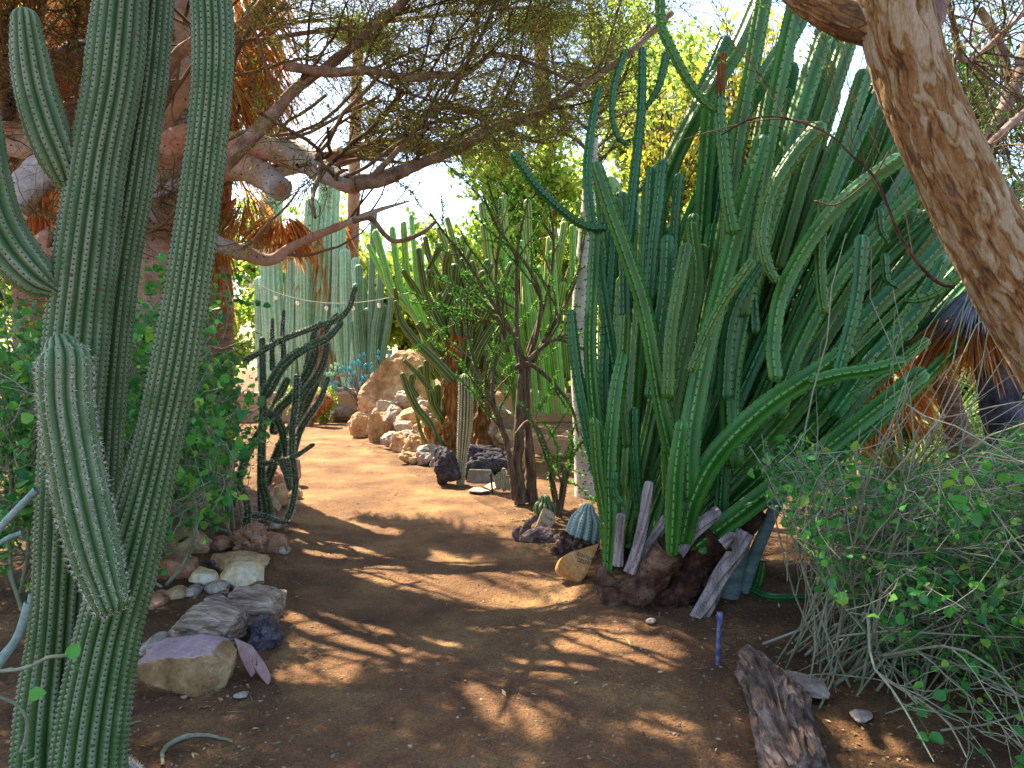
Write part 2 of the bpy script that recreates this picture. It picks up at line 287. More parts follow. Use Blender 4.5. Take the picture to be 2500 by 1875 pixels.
M['wire'] = mk('light_wire', ['#8c9088', '#a8aca4'], 5, .6, 0)
M['bulb'] = mk('milky_bulb', ['#e8e4dc', '#f4f0e8'], 5, .2, 0, trans=.3)
M['hill'] = mk('hill_scrub', ['#7c7448', '#a8a068', '#c8bc8c'], .3, .95, .3)
M['pad'] = mk('prickly_pad', ['#7ca070', '#a0bc84'], 4, .6, .1, trans=.1)
M['greytrunk'] = mk('bluegrey_trunk', ['#5c7478', '#7c9494', '#94a8a4'], 5, .7, .4, 20, (1, 1, 4))
M['fence'] = mk('reddish_post', ['#8c5c44', '#b08468'], 5, .85, .3)
# ------------------------------------------------------------ ground
def gh(x, y):
    x = np.asarray(x, float); y = np.asarray(y, float); p = np.stack([x, y, 0*x], -1)
    near = np.clip(1-(y-4)/25, .15, 1)
    h = .03*noise(p*.6, 3)+.018*noise(p*1.7, 5)+near*.007*fbm(p*7, 9, 3)
    h += near*.0035*fbm(p*24, 12, 2)-near*.012*np.maximum(0, noise(p*3.1, 14)-.35)
    h += .10*np.exp(-((x-.95)**2/.5+(y-5.1)**2/.9))       # soil heaped against the cactus clump
    h += .10*np.exp(-((x+2.3)**2/.8+(y-5.6)**2/2.2))      # left bed
    h += .10*np.clip((x-1.2)/1.5, 0, 1)*np.exp(-((y-5.5)**2)/6)
    return h
def G(px, py, dz=0.0):
    """ground point seen at a photo pixel"""
    d = CH*F/(py-HY)
    for _ in range(4):
        x = (px-1250)/F*d; z = float(gh(x, d)); d = (CH-z)*F/(py-HY)
    return np.array([(px-1250)/F*d, d, float(gh((px-1250)/F*d, d))+dz])
def sn(a, b, n, k): t = np.linspace(-1, 1, n); return np.sinh(t*k)/np.sinh(k)
xs = np.concatenate([np.linspace(-3.2, 3.2, 520)]); ext = 3.2+np.cumsum(np.geomspace(.03, 60, 64)); xs = np.r_[-ext[::-1], xs, ext]
ya = np.linspace(1.9, 7.5, 440); yb = 7.5+np.cumsum(np.geomspace(.03, 60, 110)); yc = 1.9-np.cumsum(np.geomspace(.05, 20, 30)); ys = np.r_[yc[::-1], ya, yb]
XX, YY = np.meshgrid(xs, ys); ZZ = gh(XX, YY); V = np.stack([XX, YY, ZZ], -1).reshape(-1, 3); Fg = gridfaces(len(ys), len(xs), False)
cen = V[Fg].mean(1)
poly_px = [(540, 1990), (600, 1875), (655, 1640), (690, 1500), (670, 1370), (715, 1270), (700, 1150), (690, 1060), (640, 1030), (640, 1018), (880, 1024), (850, 1060), (950, 1130), (1080, 1192), (1180, 1225), (1260, 1290), (1360, 1400), (1440, 1470), (1640, 1540), (1760, 1640), (1900, 1990)]
poly = [(( u-1250)/F*(CH*F/(v-HY)), CH*F/(v-HY)) for u, v in poly_px]
wob = .10*np.stack([noise(cen*3.1, 20), noise(cen*3.1, 21)], -1)
def inside(x, y):
    c = np.zeros(x.shape, bool)
    for i in range(len(poly)):
        (x1, y1), (x2, y2) = poly[i], poly[i-1]
        cond = ((y1 > y) != (y2 > y)); xi = (x2-x1)*(y-y1)/(y2-y1+1e-12)+x1; c ^= cond & (x < xi)
    return c
ins = inside(cen[:, 0]+wob[:, 0], cen[:, 1]+wob[:, 1])
for nm, msk, mt, lb in (('ground', ~ins, 'soil', 'brown desert soil of the planting beds'), ('path', ins, 'pathsoil', 'sandy garden path')):
    mb = MB(); us, inv = np.unique(Fg[msk], return_inverse=True); mb.add(V[us], inv.reshape(-1, 4)); o = mb.build(nm, M[mt]); tag(o, lb, kind='structure')
# small stones strewn over the soil
def ico(sub):
    bm = bmesh.new(); bmesh.ops.create_icosphere(bm, subdivisions=sub, radius=1); v = np.array([x.co[:] for x in bm.verts]); f = np.array([[q.index for q in x.verts] for x in bm.faces]); bm.free(); return v, f
ICO = {k: ico(k) for k in (1, 2, 3, 4, 5)}
def strew(mb, n, sampler, smin, smax, sub=1):
    v, f = ICO[sub]
    C = sampler(n); S = smin*(smax/smin)**(rng.random(n)**2.2)
    D = v[None]*(1+.35*rng.normal(size=(n, len(v), 1))*.5)*(S[:, None]*rng.uniform(.5, 1.2, (n, 3)))[:, None, :]
    th = rng.uniform(0, 6.28, n); c, s = np.cos(th), np.sin(th)
    X = np.stack([D[..., 0]*c[:, None]-D[..., 1]*s[:, None], D[..., 0]*s[:, None]+D[..., 1]*c[:, None], D[..., 2]*.7], -1)+C[:, None, :]
    mb.add(X.reshape(-1, 3), (f[None]+(np.arange(n)*len(v))[:, None, None]).reshape(-1, 3), np.repeat(rng.random(n), len(v)))
def samp(n):
    d = rng.uniform(2.4, 13, n)**1.0; x = rng.uniform(-.62, .62, n)*d; return np.stack([x, d, gh(x, d)], -1)
mb = MB(); strew(mb, 24000, samp, .0018, .013); o = mb.build('gravel', M['gravel'], smooth=False); tag(o, 'fine gravel and grit scattered over the soil', kind='stuff')
# litter of twiglets and dry bits
mb = MB(); C = samp(900); C[:, 2] += .004; D = nrm(np.c_[rng.normal(size=(900, 2)), rng.normal(size=900)*.06]); L = rng.uniform(.02, .09, 900)
Pt = C[:, None]+D[:, None]*np.linspace(-.5, .5, 4)[None, :, None]*L[:, None, None]+rng.normal(size=(900, 4, 3))*.003
tubes(mb, Pt, .0012, 3); tag(mb.build('ground_litter', M['stem_pale']), 'dry twiglets and leaf litter scattered on the soil', kind='stuff')

mb = MB(); C = samp(9000); e_ = inside(C[:, 0], C[:, 1]); C = C[~e_ | (rng.random(len(C)) < .12)]; C[:, 2] += .006; D = np.c_[rng.normal(size=(len(C), 2)), rng.normal(size=len(C))*.3]; leaves(mb, C, D, rng.uniform(.012, .04, len(C)), rng.uniform(.003, .009, len(C)), up=3); tag(mb.build('leaf_litter', M['litter']), 'small dry leaves and bark bits scattered over the planting beds', kind='stuff')
# ------------------------------------------------------------ rocks
def rock(name, c, dims, rot=0, seed=0, facets=12, mat='rock_tan', nz=.12, sub=4, label=None, cat='rock', group=None, planes=None, mats=None, top=None, parent=None, sink=.12, tilt=0, nfreq=2.2, smooth=False, strat=0):
    v, f = ICO[sub]; r = np.random.default_rng(seed+11)
    N = nrm(r.normal(size=(facets, 3))); off = r.uniform(.62, .98, facets)
    if planes:
        N = np.vstack([N, nrm([p[0] for p in planes])]); off = np.r_[off, [p[1] for p in planes]]
    dn = v@N.T; rad = np.where(dn > .05, off/np.maximum(dn, .05), 9).min(1); rad = np.minimum(rad, 1.12)
    X = v*rad[:, None]; X = X*(1+nz*.5*fbm(v*nfreq, seed, 4)[:, None])
    X = X*np.asarray(dims)/2
    if strat: X[:, 0] += strat*noise(np.c_[X[:, 2]*70, X[:, 2]*0, X[:, 0]*2], seed); X[:, 1] += strat*noise(np.c_[X[:, 2]*70, X[:, 2]*0+5, X[:, 0]*2], seed)
    if tilt: ct, st = math.cos(tilt), math.sin(tilt); X = np.c_[X[:, 0]*ct-X[:, 2]*st, X[:, 1], X[:, 0]*st+X[:, 2]*ct]
    cr, sr = math.cos(rot), math.sin(rot); X = np.c_[X[:, 0]*cr-X[:, 1]*sr, X[:, 0]*sr+X[:, 1]*cr, X[:, 2]]
    X[:, 2] -= X[:, 2].min()+sink*dims[2]*.3
    mi = 0
    if top:
        a, b, cc = X[f[:, 0]], X[f[:, 1]], X[f[:, 2]]; fn = nrm(np.cross(b-a, cc-a)); mi = (fn[:, 2] > top).astype(int)
    mb = MB(); mb.add(X, f, 0, mi); o = mb.build(name, mats or M[mat], smooth=smooth)
    o.location = Vector([float(q) for q in c])
    if label: tag(o, label, cat, group)
    return o
# rocks whose face outline is given in photo pixels; they get real thickness and a flat base
def rockpoly(pts, thick, mat, seed, label, cat='rock', nz=.05, name='rock', mats=None, top=None, sub=5, nfreq=3, strat=0, dist=None, tiltf=.35, group=None):
    pts = np.array(pts, float); low = pts[pts[:, 1].argmax()]; g0 = G(low[0], low[1]) if dist is None else np.array([0, dist, 0]); d = g0[1]+thick*.45
    q = np.array([P(x, y, d)[[0, 2]] for x, y in pts]); c = q.mean(0); r = np.random.default_rng(seed); N = []; O = []
    for i in range(len(q)):
        p0, p1 = q[i-1], q[i]; e = p1-p0; n = np.array([e[1], -e[0]]); n /= np.linalg.norm(n)+1e-9; o = n@(p0-c)
        if o < 0: n, o = -n, -o
        if n[1] < -.5: o += .02
        yv = r.uniform(-.15, .15); N.append([n[0], yv, n[1]]); O.append(o+.004)
        for sgn in (-1, 1): N.append([n[0], sgn*r.uniform(.6, 1.4), n[1]*(1 if n[1] < 0 else .7)]); O.append(o*1.0+thick*.28)
    N.append([r.uniform(-.2, .2), -1, tiltf*.5]); O.append(thick*.5); N.append([0, 1, .1]); O.append(thick*.5)
    if top is not None: N.append([0, -.12, 1]); O.append((q[:, 1].max()-c[1])*.96)
    hs = np.array([np.ptp(q[:, 0])/2, thick/2, np.ptp(q[:, 1])/2])
    for _ in range(14):
        n_ = nrm(r.normal(size=3)); 
        if top is not None and n_[2] > .3: continue
        N.append(n_); O.append(np.linalg.norm(n_*hs)*r.uniform(.88, 1.02))
    N = np.array(N); ln = np.linalg.norm(N, axis=1); N /= ln[:, None]; O = np.array(O)
    v, f = ICO[sub]; S_ = np.array([np.ptp(q[:, 0])/2, thick/2, np.ptp(q[:, 1])/2]); dv = nrm(v*S_); dn = dv@N.T; rad = np.where(dn > 1e-3, O/np.maximum(dn, 1e-3), 99).min(1)
    X = dv*rad[:, None]; m = S_.mean(); X = X*(1+nz*fbm(X/m*nfreq*.5, seed, 5))[:, None]
    if strat: X[:, :2] += strat*np.stack([noise(np.c_[X[:, 2]*90+X[:, 0]*12, X[:, 2]*0, X[:, 0]*4], seed), noise(np.c_[X[:, 2]*90, X[:, 2]*0+5, X[:, 0]*4], seed)], 1); X[:, 2] += strat*.8*noise(np.c_[X[:, 1]*60+X[:, 0]*18, X[:, 0]*5, 0*X[:, 2]], seed+1)
    mi = 0
    if top is not None:
        a_, b_, c_ = X[f[:, 0]], X[f[:, 1]], X[f[:, 2]]; fn = nrm(np.cross(b_-a_, c_-a_)); mi = (fn[:, 2] > top).astype(int)
    mb = MB(); mb.add(X, f, 0, mi); o = mb.build(name, mats or M[mat], smooth=False); o.location = Vector((c[0], d, c[1])); tag(o, label, cat, group); return o
rockpoly([(334, 1612), (380, 1588), (500, 1568), (530, 1573), (566, 1610), (560, 1640), (535, 1670), (490, 1690), (455, 1697), (420, 1672), (350, 1640)], .30, 'sandstone', 5, 'large ochre rock with a flat purple top at the path edge beside the ribbed cactus', mats=[M['sandstone'], M['purple']], top=.8, nz=.05)
rockpoly([(411, 1550), (440, 1520), (465, 1488), (500, 1475), (588, 1478), (591, 1540), (588, 1565), (565, 1597), (440, 1580)], .42, 'petrified', 6, 'flat grey weathered slab rock behind the purple topped rock', strat=.012, nz=.06)
rockpoly([(562, 1462), (575, 1434), (640, 1440), (682, 1455), (688, 1485), (678, 1545), (655, 1530), (590, 1490)], .22, 'petrified', 7, 'block of petrified wood with streaked bark at the path edge', strat=.008, nz=.05)
rockpoly([(545, 1400), (555, 1380), (572, 1374), (630, 1378), (650, 1410), (652, 1440), (592, 1444), (548, 1425)], .2, 'cream', 8, 'cream and rust coloured angular rock in the left border', nz=.05)
rockpoly([(511, 1372), (520, 1356), (570, 1350), (640, 1362), (658, 1375), (655, 1392), (600, 1402), (512, 1388)], .16, 'rock_tan', 9, 'long pale tan rock behind the cream angular rock', nz=.08)
rockpoly([(606, 1535), (625, 1503), (645, 1505), (668, 1530), (688, 1560), (682, 1577), (655, 1580), (632, 1562)], .14, 'amethyst', 10, 'small dark purple crystal rock beside the path', nz=.22, nfreq=6)
rockpoly([(467, 1408), (475, 1394), (495, 1394), (540, 1406), (546, 1420), (500, 1430), (470, 1424)], .14, 'cream', 11, 'small rounded cream rock left of the angular cream rock')
rockpoly([(500, 1435), (530, 1418), (555, 1424), (560, 1440), (530, 1451), (505, 1446)], .1, 'rock_grey', 12, 'small pinkish grey stone in front of the rounded cream rock', nz=.15)
rockpoly([(512, 1372), (540, 1362), (562, 1372), (558, 1392), (520, 1392)], .12, 'amethyst', 13, 'dark violet stone tucked under the long tan rock', nz=.2)
rockpoly([(565, 1320), (592, 1292), (618, 1282), (640, 1293), (644, 1318), (634, 1347), (622, 1352), (590, 1338)], .24, 'porous', 14, 'reddish porous rock full of holes at the foot of the dark staghorn cactus', nz=.3, nfreq=7)
rockpoly([(636, 1320), (648, 1300), (700, 1308), (704, 1330), (682, 1348), (645, 1344)], .2, 'rock_red', 15, 'flat dark red brown rock right of the porous rock', nz=.12)
rockpoly([(664, 1195), (692, 1178), (702, 1200), (696, 1225), (678, 1240), (664, 1222)], .25, 'rock_tan', 16, 'tan block rock behind the leaning pale sign slab', nz=.06)
rockpoly([(655, 1175), (675, 1150), (700, 1165), (698, 1195), (668, 1200)], .3, 'rock_red', 17, 'folded orange rock behind the staghorn cactus', nz=.2)
rockpoly([(700, 1150), (712, 1118), (728, 1122), (734, 1160), (722, 1190), (704, 1192)], .24, 'rock_red', 18, 'upright orange brown rock at the sunny path edge', nz=.1)
rockpoly([(355, 1395), (400, 1360), (470, 1368), (480, 1395), (420, 1415)], .3, 'rock_red', 19, 'low reddish rock under the left shrub', nz=.12)
rockpoly([(395, 1330), (430, 1300), (500, 1310), (520, 1340), (470, 1355), (400, 1352)], .3, 'rock_tan', 20, 'tan rock half hidden under the left shrub leaves', nz=.12)
rockpoly([(340, 1580), (370, 1560), (420, 1565), (430, 1590), (370, 1604)], .2, 'rock_grey', 21, 'low dark grey rock behind the purple topped rock', nz=.15)
for (px, py, s, sd, lb) in [(450, 1705, .035, 1, 'small grey pebble in front of the purple topped rock'), (590, 1702, .07, 2, 'flat pale grey pebble on bare soil right of the purple topped rock'), (2100, 1760, .11, 3, 'flat grey stone beside the weathered log'), (1590, 1520, .07, 4, 'small bluish stone at the foot of the grey dead cactus stem')]:
    rock('pebble', G(px, py), (s, s*.7, s*.4), .5, sd, mat='rock_grey', sub=3, label=lb, cat='pebble')
for k, (px, py, w_, h_, mt, lb) in enumerate([(610, 1460, 40, 26, 'rock_tan', 'small tan stone between the cream rock and the petrified block'), (690, 1350, 34, 20, 'rock_grey', 'small grey stone at the path edge by the dark red rock'), (540, 1340, 50, 30, 'rock_red', 'reddish stone left of the porous rock'), (470, 1455, 44, 24, 'rock_grey', 'grey stone behind the weathered slab rock'), (430, 1460, 60, 26, 'rock_tan', 'tan stone left of the grey stone in the left border'), (380, 1480, 60, 30, 'rock_red', 'brown stone beside the ribbed cactus base'), (672, 1290, 30, 22, 'rock_grey', 'grey stone under the hanging staghorn arm'), (725, 1215, 26, 26, 'rock_tan', 'small tan stone in the sunny path border'), (520, 1470, 40, 14, 'rock_grey', 'thin grey chip lying against the weathered slab')]):
    rockpoly([(px-w_/2, py), (px-w_*.35, py-h_*.8), (px+w_*.1, py-h_), (px+w_*.45, py-h_*.6), (px+w_/2, py+2), (px, py+h_*.15)], .08+w_*.002, mt, 200+k, lb, nz=.08)
rockpoly([(868, 1045), (868, 1005), (892, 955), (925, 905), (958, 876), (988, 856), (1013, 856), (1034, 878), (1062, 930), (1085, 1010), (1080, 1075), (950, 1085), (880, 1068)], 1.5, 'granite', 22, 'huge pitted tan granite boulder at the far bend of the path', 'boulder', nz=.1, name='boulder', dist=14.4, nfreq=5, tiltf=.8)
# rubble below the boulder
rub = [(878, 1062, 40, 46, 'tan', 'small leaning reddish slab at the boulder foot beside the path'), (890, 1055, 50, 40, 'grey', 'jagged grey tan rock at the near left foot of the boulder'), (918, 1075, 34, 62, 'tan', 'pointed upright cream slab leaning at the boulder foot'),
 (945, 1060, 60, 70, 'grey', 'tall rough grey rock in front of the boulder'), (968, 1055, 62, 56, 'tan', 'tan rock in the middle of the rubble bank'), (962, 1015, 52, 42, 'grey', 'dark shaded rock high on the rubble bank'), (1000, 1012, 66, 36, 'tan', 'smooth yellow tan oval rock high in the rubble bank'),
 (1003, 982, 60, 34, 'grey', 'flat grey rock near the top of the rubble bank'), (960, 985, 30, 40, 'grey', 'small upright grey stone against the boulder'), (955, 1090, 42, 38, 'grey', 'grey cobble at the path edge below the cream slab'), (975, 1098, 46, 38, 'tan', 'orange tan cobble at the path edge in the rubble row'),
 (1000, 1095, 52, 44, 'grey', 'leaning grey cobble right of the orange tan cobble'), (1018, 1110, 60, 50, 'tan', 'round yellow boulder stone at the path edge'), (1002, 1128, 44, 24, 'tan', 'small tan stone below the round yellow stone'), (1040, 1092, 50, 50, 'tan', 'orange rock behind the round yellow stone'),
 (1045, 1130, 70, 36, 'grey', 'wide grey rock at the end of the rubble row'), (1075, 1140, 40, 30, 'grey', 'grey tan rock at the right end of the rubble row'), (1010, 1060, 60, 44, 'grey', 'grey rock behind the small cactus in the rubble bank'), (1045, 1050, 56, 50, 'tan', 'tan rock beside the crested cactus foot'),
 (1060, 1000, 60, 44, 'grey', 'pale grey rock behind the lower crested arms'), (1085, 975, 60, 40, 'tan', 'tan rock behind the crested cactus trunk'), (985, 1040, 40, 30, 'grey', 'small grey rock in the middle of the rubble bank'), (1075, 1085, 60, 46, 'tan', 'brown rock at the foot of the crested cactus'),
 (1120, 1060, 70, 60, 'grey', 'grey rock left of the tall woolly column cactus'), (1180, 1075, 80, 50, 'tan', 'tan rock behind the lava rocks'), (1225, 1040, 90, 90, 'grey', 'dark grey boulder behind the ocotillo stems'), (1240, 1110, 60, 46, 'tan', 'orange brown rock left of the dark ocotillo trunk'),
 (1255, 1145, 66, 50, 'tan', 'olive tan rock behind the agave blades'), (1388, 1108, 40, 44, 'tan', 'small orange rock left of the white spotted trunk'), (1030, 1020, 40, 34, 'grey', 'small pale rock under the crested arms'), (935, 1035, 40, 36, 'tan', 'small tan rock against the boulder base')]
for k, (px, py, wp, hp, c, lb) in enumerate(rub):
    yb = {1015: 1075, 1012: 1078, 982: 1062, 985: 1058, 1000: 1070, 975: 1066, 1040: 1092, 1020: 1078, 1035: 1070, 1050: 1092}.get(py, py+3)
    d = CH*F/(yb-HY); c3 = P(px, py+hp*.45 if py < 1055 else py, d); base = np.array([c3[0], d, max(float(gh(c3[0], d)), c3[2]-W(hp*.1, d))-.02])
    rock('rubble_rock', base, (W(wp, d)*1.25, W(wp*.9, d), W(hp, d)*1.25), rng.uniform(-.6, .6), 60+k, 9, 'rock_'+c, .24, 4, lb, 'rock', 'rubble rocks along the path below the boulder', nfreq=3.6, tilt=rng.uniform(-.3, .3))
# heap of soil that carries the upper rubble
def heap(name, cx, cy, rx, ry, h, mat, lb, seed=1, cat='soil bank', kind='structure'):
    n = 60; t = np.linspace(0, 1, n); th = np.linspace(0, 2*np.pi, 96, endpoint=False); T, H = np.meshgrid(t, th, indexing='ij')
    x = cx+rx*T*np.cos(H); y = cy+ry*T*np.sin(H); z = gh(x, y)+h*(np.cos(T*np.pi)+1)/2-.02*T; p = np.stack([x, y, z], -1); p[..., 2] += .05*h/.4*fbm(p*4, seed, 3)*(1-T)
    mb = MB(); mb.add(p.reshape(-1, 3), gridfaces(n, 96)); o = mb.build(name, M[mat]); tag(o, lb, kind=kind); return o
heap('soil_bank', -1.0, 13.9, 1.9, 1.6, .55, 'soil', 'bank of soil under the rubble rocks')
# sign slabs
def slab(name, o0, ex, ey, outline, th, mat, label=None, cat=None, parent=None, bev=.004):
    ex = nrm(ex); ez = nrm(np.cross(ex, ey)); ey = np.cross(ez, ex); bm = bmesh.new()
    vs = [bm.verts.new(Vector(ex*a+ey*b)) for a, b in outline]; fc = bm.faces.new(vs)
    r = bmesh.ops.extrude_face_region(bm, geom=[fc]); bmesh.ops.translate(bm, verts=[q for q in r['geom'] if isinstance(q, bmesh.types.BMVert)], vec=Vector(-ez*th))
    bmesh.ops.recalc_face_normals(bm, faces=bm.faces)
    if bev: bmesh.ops.bevel(bm, geom=list(bm.edges), offset=bev, segments=2, affect='EDGES')
    me = bpy.data.meshes.new(name); bm.to_mesh(me); bm.free(); me.materials.append(M[mat]); o = bpy.data.objects.new(name, me); sc.collection.objects.link(o)
    if parent is not None: o.parent = parent; o.location = Vector(o0)-parent.location
    else: o.location = Vector(o0)
    if label: tag(o, label, cat)
    return o, ex, ey, ez
def lettering(txt, par, ex, ey, ez, at, size, rot=0, shear=.15, width=1.0):
    cu = bpy.data.curves.new('lettering', 'FONT'); cu.body = txt; cu.size = size; cu.shear = shear; cu.offset = 0; cu.extrude = .0004; cu.space_character = 1.02
    t = bpy.data.objects.new('tmp_text', cu); sc.collection.objects.link(t); dg = bpy.context.evaluated_depsgraph_get(); me = bpy.data.meshes.new_from_object(t.evaluated_get(dg)); bpy.data.objects.remove(t)
    me.materials.clear(); me.materials.append(M['ink']); v = np.array([q.co[:] for q in me.vertices]); c, s = math.cos(rot), math.sin(rot)
    v[:, 1] += .04*size*np.sin(v[:, 0]/size*3); x = v[:, 0]*c*width-v[:, 1]*s+at[0]; y = v[:, 0]*s*width+v[:, 1]*c+at[1]
    X = x[:, None]*ex+y[:, None]*ey+(v[:, 2:3]+.0012)*ez; me.vertices.foreach_set('co', X.ravel()); me.update()
    o = bpy.data.objects.new('lettering', me); sc.collection.objects.link(o); o.parent = par; return o
def pxslab(name, pts, d0, slope, th, mat, label, cat='stone sign', yaw=0.0, bev=.004):
    """slab whose face outline matches photo pixels pts, lying in a plane through the lowest point, leaning back by slope (dy/dz) and turned by yaw (dy/dx)"""
    low = max(pts, key=lambda q: q[1]); o0 = P(low[0], low[1], d0)
    out = []
    for px, py in pts:
        rx, rz = (px-1250)/F, -(py-HY)/F      # ray (rx,1,rz)*d ; plane: y-d0 = slope*(z-z0)+yaw*(x-x0)
        d = (d0-slope*(o0[2]-CH)-yaw*o0[0])/(1-slope*rz-yaw*rx); out.append(np.array([rx*d, d, CH+rz*d])-o0)
    ex = nrm(np.array([1, yaw, 0])); ey = nrm(np.array([0, slope, 1.])-ex*np.dot(ex, [0, slope, 1.])); 
    ol = [(float(q@ex), float(q@ey)) for q in out]; area = sum(ol[i-1][0]*ol[i][1]-ol[i][0]*ol[i-1][1] for i in range(len(ol)))
    if area < 0: ol = ol[::-1]
    o, ex, ey, ez = slab(name, o0, ex, ey, ol, th, mat, label, cat, bev=bev)
    def loc(px, py):
        rx, rz = (px-1250)/F, -(py-HY)/F; d = (d0-slope*(o0[2]-CH)-yaw*o0[0])/(1-slope*rz-yaw*rx); q = np.array([rx*d, d, CH+rz*d])-o0; return (float(q@ex), float(q@ey))
    return o, ex, ey, ez, loc
s1 = G(1415, 1421)
o, ex, ey, ez, loc = pxslab('stone_sign', [(1361, 1388), (1363, 1375), (1371, 1361), (1392, 1348), (1425, 1338), (1463, 1326), (1458, 1341), (1447, 1367), (1434, 1400), (1425, 1414), (1412, 1421), (1402, 1416), (1385, 1404), (1366, 1397)], s1[1], .55, .07, 'signstone', 'golden triangular stone with Sonoran Desert written on it beside the path', yaw=.25)
sc_ = W(1, s1[1]); a = loc(1409, 1354); b = loc(1443, 1369)
rt = math.atan2(b[1]-a[1], b[0]-a[0])*.85
lettering('SONORAN', o, ex, ey, ez, loc(1407, 1356), 13*sc_, rt, width=.72); lettering('DESERT', o, ex, ey, ez, loc(1407, 1371), 14*sc_, rt*.8, width=.85)
s2 = G(1340, 1296)
o, ex, ey, ez, loc = pxslab('stone_sign', [(1307, 1288), (1313, 1274), (1326, 1241), (1332, 1240), (1352, 1252), (1358, 1270), (1352, 1280), (1341, 1293), (1330, 1292)], s2[1], .35, .03, 'signpale', 'pale pointed stone slab with handwriting leaning on driftwood below the ocotillo', yaw=.2)
sc_ = W(1, s2[1]); lettering('Torote', o, ex, ey, ez, loc(1326, 1262), 12*sc_, -.5, width=.7); lettering('Prieto', o, ex, ey, ez, loc(1319, 1280), 11*sc_, -.45, width=.65)
s3 = G(652, 1672)
o, ex, ey, ez, loc = pxslab('stone_sign', [(594, 1578), (612, 1583), (619, 1584), (640, 1613), (651, 1632), (657, 1646), (657, 1660), (652, 1671), (637, 1655), (614, 1620), (592, 1588)], s3[1], .9, .014, 'pinkslab', 'pink slate slab with handwriting leaning on the flat grey rock', yaw=-.55, bev=.002)
sc_ = W(1, s3[1]); lettering('Opuntia', o, ex, ey, ez, loc(613, 1601), 8.5*sc_, -.95, width=.9); lettering('rufida', o, ex, ey, ez, loc(625, 1611), 8*sc_, -.95, width=.9)
o, *_ = pxslab('stone_slab', [(571, 1557), (595, 1567), (612, 1574), (620, 1586), (610, 1610), (620, 1640), (611, 1651), (596, 1625), (585, 1600)], s3[1]+.05, .9, .014, 'pinkslab', 'blank pink slate slab stacked behind the written slate slab', 'stone slab', yaw=-.55, bev=.002)
s4 = G(678, 1249)
o, ex, ey, ez, loc = pxslab('stone_sign', [(658, 1203), (668, 1212), (684, 1231), (684, 1238), (678, 1248), (668, 1235), (657, 1220)], s4[1], .6, .02, 'signpale', 'pale slanted stone sign below the staghorn cactus near the sunny path', yaw=-.3, bev=.002)
sc_ = W(1, s4[1]); lettering('Stetsonia', o, ex, ey, ez, loc(662, 1213), 6*sc_, -.9, width=.7)
s5 = G(1205, 1196)
o, ex, ey, ez, loc = pxslab('stone_sign', [(1180, 1188), (1200, 1177), (1211, 1178), (1220, 1184), (1216, 1188), (1198, 1196)], s5[1], 3.2, .02, 'signpale', 'flat pale stone tile lying on the soil beside the dark stake', bev=.002)
lettering('Mammillaria', o, ex, ey, ez, loc(1186, 1188), 6*W(1, s5[1]), .1, width=.8)
